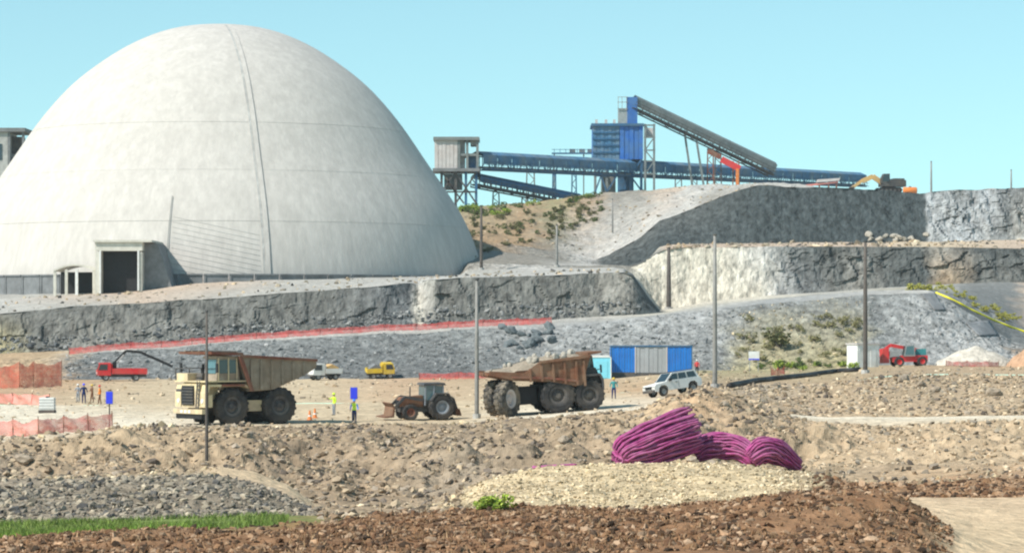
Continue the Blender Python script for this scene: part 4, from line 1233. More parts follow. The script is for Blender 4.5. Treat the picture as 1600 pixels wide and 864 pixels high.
def estate_car(px, d, rz, name, label, paint='white', pickup=True):
    p = gp(px, d)
    t = thing(name, label, 'car', p, rz)
    on_ground(t, [(1.5, .75), (1.5, -.75), (-1.5, .75), (-1.5, -.75)])
    for x in (1.55, -1.45):
        for s in (1, -1):
            wheel(t, x, s * .74, .40, .26, 'rubber', 'galv', lugs=20, out=s)
    prof = [(-2.35, .45), (-1.95, .42), (-1.9, .70), (-1.65, .90), (-1.25, .90), (-1.0, .70), (-.95, .42), (1.05, .42), (1.1, .70), (1.35, .90), (1.75, .90), (2.0, .70), (2.05, .42), (2.4, .45), (2.45, .80), (2.3, 1.02), (1.15, 1.14), (-2.3, 1.14), (-2.4, .9)]
    MB().prism(prof, -.86, .86).build('body', paint, t)
    cabp = [(1.2, 1.14), (.45, 1.80), (-1.9 if not pickup else -.9, 1.82), (-2.25 if not pickup else -1.15, 1.14)]
    c = MB().prism(cabp, -.76, .76).build('cabin', paint, t)
    MB().prism([(1.17, 1.185), (1.19, 1.185), (.49, 1.79), (.47, 1.77)], -.66, .66).build('windscreen', 'glass', c)
    for s in (1, -1):
        y = sorted((s * .765, s * .78))
        MB().prism([(.95, 1.22), (.45, 1.70), (-.05, 1.70), (-.05, 1.22)], *y).build('side_window', 'glass', c)
        MB().prism([(-.15, 1.22), (-.15, 1.70), (-.85, 1.70), (-.95, 1.22)], *y).build('side_window', 'glass', c)
        if not pickup:
            MB().prism([(-1.08, 1.22), (-1.0, 1.70), (-1.75, 1.70), (-1.98, 1.22)], *y).build('side_window', 'glass', c)
        MB().box(2.30, 2.44, *sorted((s * .5, s * .8)), .78, .93).build('headlight', 'galv', t)
        MB().box(.75, .95, *sorted((s * .86, s * 1.05)), 1.15, 1.32).build('door_mirror', 'black', t)
        MB().box(-.02, .0, *sorted((s * .861, s * .868)), .5, 1.12).build('door_seam', 'black', t)
        MB().box(.1, .3, *sorted((s * .865, s * .885)), 1.0, 1.05).build('door_handle', 'black', t)
    MB().box(2.36, 2.52, -.8, .8, .40, .62).build('bumper', 'dark_steel', t)
    MB().box(2.40, 2.47, -.45, .45, .68, .92).build('grille', 'black', t)
    if not pickup:
        for s in (.6, -.6):
            MB().box(-1.7, .2, s - .03, s + .03, 1.84, 1.90).build('roof_rail', 'dark_steel', c)
    return t
estate_car(1053, 236, math.pi + R(33), 'estate_car', 'white estate car parked below the blue and grey hut', 'white', False)

def site_truck(px, d, rz, label, cab_m, bed_m, load=None, L=5.0, name='site_truck', crane=False, S=1.0):
    p = gp(px, d)
    t = thing(name, label, 'truck', p, rz)
    on_ground(t, [(1.5, .8), (1.5, -.8), (-1.5, .8), (-1.5, -.8)])
    t.scale = (S, S, S)
    for x in (L * .33, -L * .28):
        for s in (1, -1):
            wheel(t, x, s * .85, .46, .32, 'rubber', 'galv', lugs=12, out=s)
    MB().box(-L / 2, L / 2 - .3, -.45, .45, .5, .85).build('chassis', 'dark_steel', t)
    x0 = L / 2 - 1.75
    c = MB().prism([(x0, .7), (L / 2, .7), (L / 2 + .04, 1.4), (L / 2 - .25, 2.3), (x0, 2.35)], -1.02, 1.02).build('cab', cab_m, t)
    MB().prism([(L / 2 + .05, 1.45), (L / 2 + .06, 1.47), (L / 2 - .22, 2.22), (L / 2 - .24, 2.2)], -.9, .9).build('windscreen', 'glass', c)
    for s in (1, -1):
        MB().prism([(x0 + .45, 1.4), (L / 2 - .12, 1.4), (L / 2 - .36, 2.15), (x0 + .45, 2.15)], *sorted((s * 1.025, s * 1.04))).build('side_window', 'glass', c)
        MB().box(L / 2 - .02, L / 2 + .06, *sorted((s * .65, s * .95)), .9, 1.1).build('headlight', 'white', c)
    MB().box(L / 2 - .02, L / 2 + .12, -1.0, 1.0, .55, .78).build('bumper', 'dark_steel', t)
    b = MB().box(-L / 2, x0 - .12, -1.05, 1.05, .9, 1.02).build('bed_floor', bed_m, t)
    for s in (1, -1):
        MB().box(-L / 2, x0 - .12, *sorted((s * 1.0, s * 1.06)), 1.02, 1.62).build('bed_side', bed_m, t)
    MB().box(-L / 2 - .05, -L / 2 + .01, -1.05, 1.05, 1.02, 1.6).build('tailgate', bed_m, t)
    MB().box(x0 - .17, x0 - .11, -1.05, 1.05, 1.02, 2.2).build('headboard', bed_m, t)
    if load:
        MB().prism([(-L / 2 + .1, 1.03), (x0 - .25, 1.03), (x0 - .35, 1.9), (x0 - 1.2, 2.25), (-L / 2 + .5, 1.75)], -.95, .95).build('load_cover', load, t)
    if crane:
        cr = MB().box(x0 - .75, x0 - .25, -.35, .35, 1.0, 2.4).build('crane_column', 'black', t)
        a0, a1, a2, a3 = Vector((x0 - .5, 0, 2.3)), Vector((x0 - 2.0, .2, 3.9)), Vector((x0 - 3.8, .4, 3.75)), Vector((x0 - 8.0, .8, 1.9))
        mb = MB(); mb.bar(a0, a1, .3, .34); mb.build('main_boom', 'black', cr)
        mb = MB(); mb.bar(a1, a2, .28, .32); mb.build('knuckle_boom', 'black', cr)
        mb = MB(); mb.bar(a2 - (a3 - a2) * .03, a3, .24, .34); mb.build('jib', 'black', cr)
        mb = MB(); mb.tube([a0 + Vector((-.3, .25, .1)), a1 + Vector((.3, .1, -.5))], .09, 8); mb.build('ram', 'galv', cr)
    return t
site_truck(190, 368, math.pi + R(12), 'red flatbed truck with black crane jib reaching right behind the haul truck', 'red', 'red', L=6.4, crane=True, S=.98)
site_truck(508, 368, math.pi + R(28), 'small white truck carrying a brown load behind the cream haul truck', 'white', 'white', load='tan_paint', L=4.4, S=.9)
site_truck(594, 380, R(12), 'small yellow tipper truck at the foot of the grey ramp', 'yellow', 'yellow', load='concrete_dark', L=4.2, S=.86)

def telehandler():
    p = gp(1420, 366)
    t = thing('telehandler', 'red and grey loading machine with a raised boom beside the white hut', 'machine', p, math.pi + R(8))
    on_ground(t, [(1.3, .8), (1.3, -.8), (-1.3, .8), (-1.3, -.8)])
    for x in (1.5, -1.5):
        for s in (1, -1):
            wheel(t, x, s * .95, .62, .42, 'rubber', 'red', lugs=12, out=s)
    MB().prism([(-2.3, .6), (2.2, .6), (2.3, 1.2), (.9, 1.45), (-2.3, 1.35)], -.75, .75).build('chassis', 'red', t)
    c = MB().prism([(-.6, 1.3), (.9, 1.3), (.6, 2.7), (-.5, 2.75)], .1, 1.0).build('cab', 'galv', t)
    MB().prism([(-.45, 1.5), (.7, 1.5), (.48, 2.55), (-.4, 2.6)], 1.005, 1.03).build('side_window', 'glass_teal', c)
    MB().prism([(.93, 1.4), (.95, 1.4), (.66, 2.65), (.64, 2.62)], .2, .95).build('windscreen', 'glass', c)
    MB().box(-2.3, -1.0, -.7, .1, 1.35, 2.2).build('engine_box', 'teal', t)
    mb = MB(); mb.bar((-2.0, -.45, 1.9), (2.2, -.45, 2.75), .36, .42); mb.build('boom', 'red', t)
    mb = MB(); mb.bar((2.2, -.45, 2.75), (3.0, -.45, 2.2), .28, .34); mb.build('boom_head', 'red', t)
    MB().prism([(2.7, .5), (3.5, .5), (3.5, 2.3), (2.7, 2.4)], -1.0, .6).build('load_box', 'red', t)
    MB().box(1.4, 2.6, -.2, .8, 1.3, 2.0).build('bonnet', 'galv', t)
    return t
telehandler()

def excavator(px, d, rz, label, paint, S=1.0):
    p = gp(px, d)
    t = thing('excavator', label, 'excavator', p, rz)
    t.location.z = p.z + .02
    t.scale = (S, S, S)
    for s in (1, -1):
        tr = MB().prism([(-1.9, .45), (-1.6, .1), (1.6, .1), (1.9, .45), (1.9, .65), (1.6, .95), (-1.6, .95), (-1.9, .65)], *sorted((s * .9, s * 1.45))).build('track', 'black', t)
        for i in range(5):
            MB().lathe([(.001, .3), (.22, .3), (.22, -.3), (.001, -.3)], 12, Matrix.Translation((-1.4 + i * .7, s * 1.18, .5))).build('track_roller', 'dark_steel', tr)
    MB().box(-1.0, 1.0, -.9, .9, .55, 1.05).build('undercarriage', 'dark_steel', t)
    MB().prism([(-2.4, 1.1), (1.3, 1.1), (1.3, 1.6), (.3, 1.9), (-.6, 2.4), (-2.3, 2.4)], -1.3, 1.3).build('house', 'dark_steel', t)
    MB().prism([(-2.6, 1.1), (-2.1, 1.1), (-2.1, 2.2), (-2.6, 2.1)], -1.25, 1.25).build('counterweight', 'dark_steel', t)
    c = MB().prism([(.1, 1.6), (1.5, 1.6), (1.45, 2.4), (1.1, 3.1), (.1, 3.15)], .35, 1.3).build('cab', 'dark_steel', t)
    MB().prism([(.25, 1.9), (1.3, 1.9), (1.25, 2.4), (1.0, 2.95), (.25, 2.95)], 1.305, 1.33).build('side_window', 'glass', c)
    pts = [Vector((.8, -.2, 1.6)), Vector((2.5, -.2, 2.75)), Vector((4.2, -.2, 2.0)), Vector((5.9, -.2, .9))]
    mb = MB(); mb.bar(pts[0], pts[1], .5, .75); mb.bar(pts[1], pts[2], .45, .7); mb.build('boom', paint, t)
    mb = MB(); mb.bar(pts[2] + Vector((-.3, 0, .3)), pts[3], .32, .45); mb.build('stick', paint, t)
    MB().prism([(5.7, 1.1), (6.3, 1.0), (6.2, .3), (5.6, .1), (5.1, .5), (5.5, .55)], -.7, .3).build('bucket', 'dark_steel', t)
    mb = MB(); mb.tube([(1.4, -.2, 1.5), (2.4, -.2, 2.6)], .1, 8); mb.build('boom_ram', 'galv', t)
    return t
excavator(1388, 552, math.pi + R(8), 'small tan excavator working on the skyline above the dark rock face', 'tan_paint', 1.2)
p = gp(1422, 550)
o = thing('fuel_tank', 'orange tank standing on the skyline right of the excavator', 'tank', p)
mb = MB(); mb.lathe([(.001, -1.3), (.55, -1.3), (.65, -1.15), (.65, 1.15), (.55, 1.3), (.001, 1.3)], 18, Matrix.Translation((0, 0, .95)) @ Matrix.Rotation(R(90), 4, 'Z')); mb.build('tank_shell', 'orange', o, True)
for x in (-.7, .7):
    MB().box(x - .12, x + .12, -.55, .55, 0, .5).build('saddle', 'dark_steel', o)
MB().box(-.2, .2, -.2, .2, 1.55, 1.75).build('filler_cap', 'dark_steel', o)
p = gp(1285, 560)
o = thing('belt_feeder', 'low pale and pink belt feeder at the foot of the long conveyor', 'conveyor', p, R(-3))
MB().prism([(-3.2, .5), (3.0, 1.2), (3.0, 1.5), (-3.2, .85)], -.7, .7).build('belt_frame', 'netpink', o)
MB().prism([(-1.2, 1.25), (3.2, 1.6), (3.4, 2.1), (-1.0, 1.8)], -.9, .9).build('hood', 'pale_metal', o)
for x in (-2.6, -.6, 1.2, 2.7):
    MB().box(x - .12, x + .12, -.6, .6, -.2, .75 + .1 * x).build('leg', 'rustred', o)
# ------------------------------------------------------------------ huts
def hut():
    d = 352.0
    a, b = W(955, 588, d), W(1081, 588, d)
    h = 43.5 / F * d
    x0, L = a.x, b.x - a.x
    zb = max(gz(x0, d), gz(b.x, d)) - .05
    t = thing('site_hut', 'long site hut with blue ends and grey middle behind the white car', 'hut', (x0, d, zb))
    MB().box(0, L, .1, 3.0, 0, h - .15).build('hut_body', 'hutgrey', t)
    w1, w2 = L * .30, L * .69
    n = 9
    for i in range(n):
        s = w1 / n
        MB().box(i * s + .02, (i + 1) * s - .02, .02 + .04 * (i % 2), .1, .15, h - .2).build('blue_panel', 'hutblue', t)
        s = (L - w2) / n
        MB().box(w2 + i * s + .02, w2 + (i + 1) * s - .02, .02 + .04 * (i % 2), .1, .15, h - .2).build('blue_panel', 'hutblue', t)
    n = 7
    s = (w2 - w1) / n
    for i in range(n):
        MB().box(w1 + i * s + .03, w1 + (i + 1) * s - .03, .03 + .05 * (i % 2), .1, .1, h - .2).build('grey_panel', 'hutgrey', t)
    MB().box(-.1, L + .1, -.05, 3.1, h - .15, h).build('roof', 'blue_steel', t)
    MB().box(-.05, L + .05, -.02, 3.05, -.5, .1).build('base_frame', 'dark_steel', t)
    for x in (0, w1, w2, L):
        MB().box(x - .07, x + .07, -.03, .12, .05, h - .1).build('corner_post', 'blue_steel' if x in (0, L) else 'pale_metal', t)
    for s in range(8):
        MB().box(-.06, -.002, .3 + s * .34, .52 + s * .34, .15, h - .25).build('end_panel', 'hutblue', t)
hut()

d = 350.0
p = gp(939, d)
t = thing('portable_toilet', 'light cyan cabin standing left of the blue and grey hut', 'cabin', p)
w = 31 / F * d / 2
MB().box(-w, w, 0, 1.8, -.3, 2.6).build('cabin_body', 'cyan', t)
MB().box(-w * .65, w * .65, -.04, -.002, .1, 2.2).build('door', 'cyan', t)
MB().prism([(-w - .06, 2.6), (w + .06, 2.6), (w * .8, 2.85), (-w * .8, 2.85)], -.06, 1.86).build('roof', 'white', t)
for x in (-w, w):
    MB().box(x - .06, x + .06, -.05, .05, -.3, 2.6).build('corner_post', 'white', t)

d = 362.0
a = W(1336, 571, d)
p = Vector((a.x + .3, d, min(gz(a.x, d), gz(a.x + 3, d)) - .1))
t = thing('white_hut', 'small white hut with flat roof beside the tall pole at right', 'hut', p, R(24))
MB().box(0, 3.1, 0, 2.6, 0, 3.0).build('hut_body', 'white', t)
MB().box(-.12, 3.22, -.12, 2.72, 3.0, 3.18).build('roof', 'pale_metal', t)
MB().box(1.9, 2.7, -.05, -.002, .1, 2.2).build('door', 'white', t)
for i in range(5):
    MB().box(.3 + i * .55, .36 + i * .55, -.03, -.001, 2.25, 2.95).build('wall_batten', 'white', t)

# ------------------------------------------------------------------ poles
def pole(px, py_top, d, r, m, label, arm=False, name='pole', lean=0.0):
    b = gp(px, d)
    top = W(px + lean, py_top, d)
    h = top.z - b.z
    t = thing(name, label, 'pole', b)
    mb = MB()
    mb.tube([(0, 0, -.6), (0, 0, .8), (lean * d / F * .5, 0, h * .5), (lean * d / F, 0, h)], [r * 1.15, r * 1.1, r, r * .7], 10)
    mb.build('shaft', m, t, True)
    mb = MB()
    mb.tube([(0, 0, -.5), (0, 0, .35)], r * 2.0, 10)
    mb.build('footing', 'concrete', t)
    mb = MB()
    mb.tube([(lean * d / F, 0, h), (lean * d / F, 0, h + .12)], r * .95, 10)
    mb.build('cap', 'dark_steel', t)
    if arm:
        mb = MB()
        mb.bar((-.7, 0, h - .3), (.7, 0, h - .3), .1, .12)
        mb.build('crossarm', m, t)
        for x in (-.6, 0, .6):
            mb = MB()
            mb.tube([(x, 0, h - .25), (x, 0, h - .05)], .06, 6)
            mb.build('insulator', 'white', t)
    return t
pole(323, 488, 166, .09, 'pole_dark', 'thin dark pole in front of the cream haul truck')
pole(745, 438, 217, .15, 'pole', 'pale steel pole between the tractor and the rusty dump truck')
pole(1117, 368, 250, .19, 'pole', 'tall grey pole right of the white car and hut')
pole(1352, 378, 300, .22, 'pole_dark', 'tall brown pole standing at the white hut')
pole(1045, 388, 470, .36, 'pole_dark', 'dark pole standing before the pale smooth rock wall')
pole(870, 352, 497, .22, 'pole', 'thin grey pole on the scree right of the dome')
pole(752, 322, 492, .25, 'pole_dark', 'dark pole close to the right flank of the dome')
pole(1455, 253, 590, .20, 'pole', 'thin pole on the skyline above the pale crag')
pole(1580, 266, 590, .18, 'pole', 'thin pole on the skyline at the far right')
pole(957, 312, 560, .16, 'pole', 'thin pole on the bare slope below the blue tower')

# ------------------------------------------------------------------ barrier nets
def net_fence(pts, h, m, label, step=2.5, sag=.12, group=None, postm='rust', lean=0.0, h1=None):
    """pts: ground points (px, d) joined by a net on posts"""
    P3 = [gp(px, d) for px, d in pts]
    t = thing('barrier_net', label, 'fence', P3[0], 0, group)
    o = P3[0]
    seg = []
    for a, b in zip(P3[:-1], P3[1:]):
        n = max(1, int((b - a).length / step))
        for i in range(n):
            q = a.lerp(b, i / n)
            seg.append(Vector((q.x, q.y, gz(q.x, q.y))))
    seg.append(P3[-1])
    for i, q in enumerate(seg):
        r = q - o
        hh = h if h1 is None else h + (h1 - h) * i / max(1, len(seg) - 1)
        mb = MB()
        mb.tube([r - Vector((0, 0, .2)), r + Vector((random.uniform(-.1, .1), random.uniform(-.08, .08), hh + .12))], .035, 5)
        mb.build('post', postm, t)
        if i == len(seg) - 1: break
        r2 = seg[i + 1] - o
        v, f = [], []
        nx, nz = 8, 5
        for a in range(nx + 1):
            s = a / nx
            c = r.lerp(r2, s)
            zg = gz(c.x + o.x, c.y + o.y) - o.z
            dip = sag * math.sin(math.pi * s) * random.uniform(.7, 1.3)
            for k in range(nz + 1):
                u = k / nz
                v.append((c.x, c.y - .05 + .16 * math.sin(3.1 * c.x + 4 * u + i) * (.4 + u) + lean * u, zg + .03 + (hh - dip - .03) * u + .05 * math.sin(5 * c.x + i)))
        for a in range(nx):
            for k in range(nz):
                b0 = a * (nz + 1) + k
                f.append((b0, b0 + nz + 1, b0 + nz + 2, b0 + 1))
        mb = MB()
        mb.add(v, f)
        mb.build('net_panel', m, t, True)
    return t
net_fence([(108, 404), (300, 405), (500, 405), (700, 406), (862, 406)], .95, 'netred', 'long red barrier net along the ramp below the rock bench', step=4.0)
net_fence([(-60, 200), (60, 200), (176, 203)], 1.15, 'netpink', 'faded red barrier net in front of the haul road at left', step=1.6, sag=.2)
net_fence([(-60, 266), (20, 265), (78, 262)], 1.0, 'netpink', 'pink barrier net beside the pale track at far left', step=2.2)
net_fence([(-60, 330), (30, 332), (52, 334), (96, 338)], 3.0, 'net', 'tall orange net draped on posts at the left edge', step=2.4, sag=.5)
net_fence([(1478, 352), (1545, 354), (1560, 356)], .75, 'netred', 'short red net in front of the white sand heap', step=2.5)
net_fence([(655, 372), (716, 372), (790, 372)], .9, 'netred', 'pink red net behind the tractor and the pale pole', step=3.0)
net_fence([(1205, 330), (1226, 331)], 1.0, 'netred', 'scrap of red net lying on the green verge', step=.9, sag=.4)

# ------------------------------------------------------------------ magenta pipe bundles
def pipe_bundle(label, spine, rx, rz_, n, pr, name='pipe_bundle', spread=None, jitter=.03, seed=1):
    """flexible pipes running along one bent spine; spine: [(px, py, d, scale of the cross-section)]"""
    rd = random.Random(seed)
    C = [W(a, b, c) for a, b, c, s in spine]
    S = [s for a, b, c, s in spine]
    base = C[0].copy()
    t = thing(name, label, 'pipes', base)
    # resample the spine
    pts, sc = [], []
    for i in range(len(C) - 1):
        p0, p1, p2, p3 = C[max(i - 1, 0)], C[i], C[i + 1], C[min(i + 2, len(C) - 1)]
        for k in range(5):
            u = k / 5
            pts.append(.5 * ((2 * p1) + (p2 - p0) * u + (2 * p0 - 5 * p1 + 4 * p2 - p3) * u * u + (3 * p1 - p0 - 3 * p2 + p3) * u ** 3))
            sc.append(S[i] + (S[i + 1] - S[i]) * u)
    pts.append(C[-1]); sc.append(S[-1])
    offs = []
    for k in range(n):
        # shell of the bundle first, filled inside
        a = 2 * math.pi * k * .381966
        r = math.sqrt((k + .5) / n)
        offs.append((r * math.cos(a), r * math.sin(a)))
    for ox, oz in offs:
        path = []
        ph = rd.uniform(0, 6)
        e0, e1 = rd.uniform(-.06, .06), rd.uniform(-.12, .12)
        for i, p in enumerate(pts):
            tg = (pts[min(i + 1, len(pts) - 1)] - pts[max(i - 1, 0)]).normalized()
            sd = Vector((0, 1, 0))
            sd = (sd - tg * sd.dot(tg)).normalized()
            up = sd.cross(tg)
            if up.z < 0 and abs(tg.z) < .8: up = -up
            q = p + sd * ox * rx * sc[i] + up * oz * rz_ * sc[i]
            q = q + Vector((0, rd.uniform(-1, 1) * jitter, math.sin(i * .9 + ph) * jitter))
            if i in (0, len(pts) - 1): q = q + tg * (e0 if i == 0 else e1)
            g = gz(q.x, q.y) + pr
            if q.z < g: q.z = g + abs(oz) * .02
            path.append(q - base)
        mb = MB()
        mb.tube(path, pr, 6)
        mb.build('pipe', 'magenta', t, True)
    return t
pipe_bundle('largest magenta pipe bundle, arched high at the left of the heap', [(968, 723, 131, .45), (982, 707, 131, .85), (1008, 697, 131.2, 1.0), (1044, 683, 131.6, 1.08), (1079, 671, 132.2, 1.12)], .9, 1.0, 120, .055, seed=3)
pipe_bundle('low magenta pipe bundle lying between the two others', [(1086, 708, 133, .8), (1105, 698, 133, 1.0), (1135, 697, 133, 1.05), (1160, 704, 132.6, .9), (1182, 722, 132.2, .6)], .8, .60, 70, .05, seed=5)
pipe_bundle('small magenta pipe bundle drooping at the right end', [(1174, 716, 131, .8), (1190, 704, 131, 1.05), (1208, 704, 131.3, 1.05), (1226, 713, 131.6, .9), (1246, 728, 132, .5)], .66, .58, 60, .048, seed=9)
pipe_bundle('flat strand of magenta pipes on the tan mound left of the bundles', [(832, 730, 131, 1), (850, 731, 131, 1), (875, 732, 131, 1), (900, 736, 131, .8)], .25, .05, 4, .06, seed=12, jitter=.02)

# ------------------------------------------------------------------ signs, tank, pipes, sheets
def sign(px, d, w, h, zc, label):
    b = gp(px, d)
    t = thing('sign', label, 'sign', b)
    mb = MB(); mb.tube([(0, 0, -.3), (0, 0, zc + h / 2)], .05, 8); mb.build('post', 'pole_dark', t)
    MB().box(-w / 2, w / 2, -.09, -.055, zc - h / 2, zc + h / 2).build('panel', 'signblue', t)
    MB().box(-w / 2 - .03, w / 2 + .03, -.052, -.03, zc - h / 2 - .03, zc + h / 2 + .03).build('frame', 'galv', t)
    return t
b = gp(1178, 372)
t = thing('notice_board', 'small white notice board on the green slope left of the white hut', 'sign', b)
for x in (-.55, .55):
    mb = MB(); mb.tube([(x, 0, -.3), (x, 0, 2.6)], .05, 6); mb.build('post', 'galv', t)
MB().box(-.7, .7, -.08, -.04, 1.5, 2.6).build('panel', 'white', t)
MB().box(-.7, .7, -.10, -.082, 1.5, 1.65).build('lower_edge', 'signblue', t)
sign(171, 204, .46, .85, 2.15, 'blue upright sign panel on a post at the left net')
sign(553, 216, .50, .85, 2.15, 'blue upright sign panel behind the worker in the middle of the road')

p = gp(74, 236)
t = thing('water_tank', 'white plastic tank by the track at far left', 'tank', p)
MB().box(-.6, .6, -.5, .5, .25, 1.25).build('tank_body', 'white', t)
for i in range(4):
    MB().box(-.64, .64, -.53, .53, .35 + i * .24, .39 + i * .24).build('cage_bar', 'galv', t)
MB().box(-.65, .65, -.55, .55, 0, .22).build('pallet', 'pole_dark', t)
mb = MB(); mb.tube([(0, 0, 1.25), (0, 0, 1.36)], .15, 10); mb.build('lid', 'black', t)

def ground_pipe(name, label, pts, r, m, wob=.15, up=.6, cat='pipe', coords='hit'):
    P3 = []
    for (a, b), (c, d_) in zip(pts[:-1], pts[1:]):
        for k in range(6):
            u = k / 6
            P3.append(hit(a + (c - a) * u, b + (d_ - b) * u))
    P3.append(hit(*pts[-1]))
    o = P3[0].copy()
    path = []
    for i, q in enumerate(P3):
        path.append(Vector((q.x - o.x, q.y - o.y + wob * math.sin(i * 1.3), max(q.z, gz(q.x, q.y)) - o.z + r * up)))
    mb = MB(); mb.tube(path, r, 8)
    ob = mb.build(name, m, None, True)
    ob.location = o
    return prop(ob, label, cat)
ground_pipe('shadow_line', 'dark tube standing in for a shadow line over the rough ground below the green verge', [(1140, 606), (1180, 598), (1215, 594), (1260, 589), (1300, 583), (1344, 580)], .30, 'shadowtube', .3)  # tube shaped and coloured as the shadow along a ditch edge
ground_pipe('yellow_pipe', 'bright yellow pipe running down the slope at far right', [(1462, 458), (1490, 470), (1520, 486), (1550, 500), (1580, 512), (1610, 522)], .15, 'yellowpipe', .2)

def sheet(name, label, quad, m, lift=.12, n=9):
    """thin plastic sheet lying on the slope inside four corners"""
    v = []
    for a in range(n + 1):
        for b in range(n + 1):
            u, w_ = a / n, b / n
            x = (quad[0][0] * (1 - u) + quad[1][0] * u) * (1 - w_) + (quad[3][0] * (1 - u) + quad[2][0] * u) * w_
            y = (quad[0][1] * (1 - u) + quad[1][1] * u) * (1 - w_) + (quad[3][1] * (1 - u) + quad[2][1] * u) * w_
            q = hit(x + random.uniform(-.8, .8), y + random.uniform(-.5, .5))
            v.append(q + Vector((0, -lift * .6, lift)))
    o = sum(v, Vector()) / len(v)
    f = [(a * (n + 1) + b, (a + 1) * (n + 1) + b, (a + 1) * (n + 1) + b + 1, a * (n + 1) + b + 1) for a in range(n) for b in range(n)]
    mb = MB()
    mb.add([q - o for q in v], f)
    ob = mb.build(name, m, None, True)
    ob.location = o
    sm = ob.modifiers.new('thickness', 'SOLIDIFY')
    sm.thickness = .04
    return prop(ob, label, 'sheet')
sheet('liner_sheet', 'upper strip of dark liner sheet on the grey scree slope', [(1440, 461), (1460, 459), (1478, 486), (1460, 486)], 'concrete_dark')
sheet('liner_sheet', 'lower dark liner sheet at the foot of the yellow pipe', [(1508, 506), (1545, 502), (1560, 525), (1530, 526)], 'concrete_dark')

# sand heap and reddish earth heap on the right
def heap(name, label, px, d, w, dp, h, col, m='earth', seed=3):
    n = 26
    g = np.linspace(-1, 1, n)
    X, Y = np.meshgrid(g, g)
    x, y = X.ravel(), Y.ravel()
    r = np.sqrt(x * x + y * y)
    z = np.clip(1 - r, 0, 1) ** .8
    p = np.stack([x * w, y * dp, z * h], 1)
    p[:, 2] += .12 * h * fbm(p / (w * .25) + seed, 3, seed) * (r < 1)
    b = gp(px, d)
    for i in range(len(p)):
        p[i, 2] += gz(b.x + p[i, 0], b.y + p[i, 1]) - b.z - (.4 if r[i] > .97 else 0)
    i = np.arange(n - 1)[:, None] * n + np.arange(n - 1)[None]
    f = np.stack([i, i + 1, i + n + 1, i + n], -1).reshape(-1, 4)
    c = np.array(col)[None] * (1 + .15 * fbm(p / 1.5, 2, seed + 2))[:, None]
    o = link(name, npmesh(name, p, f, M[m], c, True))
    o.location = b
    return prop(o, label, 'heap')
heap('sand_heap', 'white sand heap behind the short red net', 1525, 368, 5.4, 4, 2.8, (0.52, 0.47, 0.40))
heap('earth_heap', 'reddish earth heap at the right edge behind the rough ground', 1622, 362, 4.0, 5, 3.4, (0.44, 0.27, 0.17), seed=8)

def boulder(px, py, s, meshes, label, group):
    q = hit(px, py)
    o = link('boulder', random.choice(meshes))
    o.location = q + Vector((0, 0, s * .3))
    o.scale = (s, s * random.uniform(.7, 1.1), s * random.uniform(.6, .95))
    o.rotation_euler = (random.uniform(-.5, .5), random.uniform(-.5, .5), random.uniform(0, 6))
    return prop(o, label, 'boulder', group)
for k in range(22):
    px = random.uniform(785, 870)
    boulder(px, 545 - random.random() * 32, random.uniform(.45, .95), ROCKS_DARK, 'dark blue grey boulder in the pile behind the dump truck', 'boulders piled on the ramp flank')
for k in range(14):
    boulder(random.uniform(1350, 1450), random.uniform(368, 377), random.uniform(.4, .9), ROCKS_PALE, 'pale boulder fallen at the foot of the dark upper face', 'boulders under the upper face')
for px, py, s, w_ in ((40, 722, .55, 'below the faded red net at far left'), (1440, 604, .5, 'under the red loading machine'), (1412, 596, .7, 'in front of the loading machine, largest of the three there'), (1460, 612, .45, 'right below the two others at the loading machine'), (1553, 618, .6, 'below the short red net at right'), (880, 690, .45, 'on the slope under the rusty dump truck'), (700, 690, .4, 'on the slope under the tractor'), (560, 690, .4, 'on the slope under the middle blue sign'), (1545, 640, .4, 'just above the pale track at right')):
    boulder(px, py, s, ROCKS_BROWN, 'brown boulder ' + w_, 'boulders in the rubble')

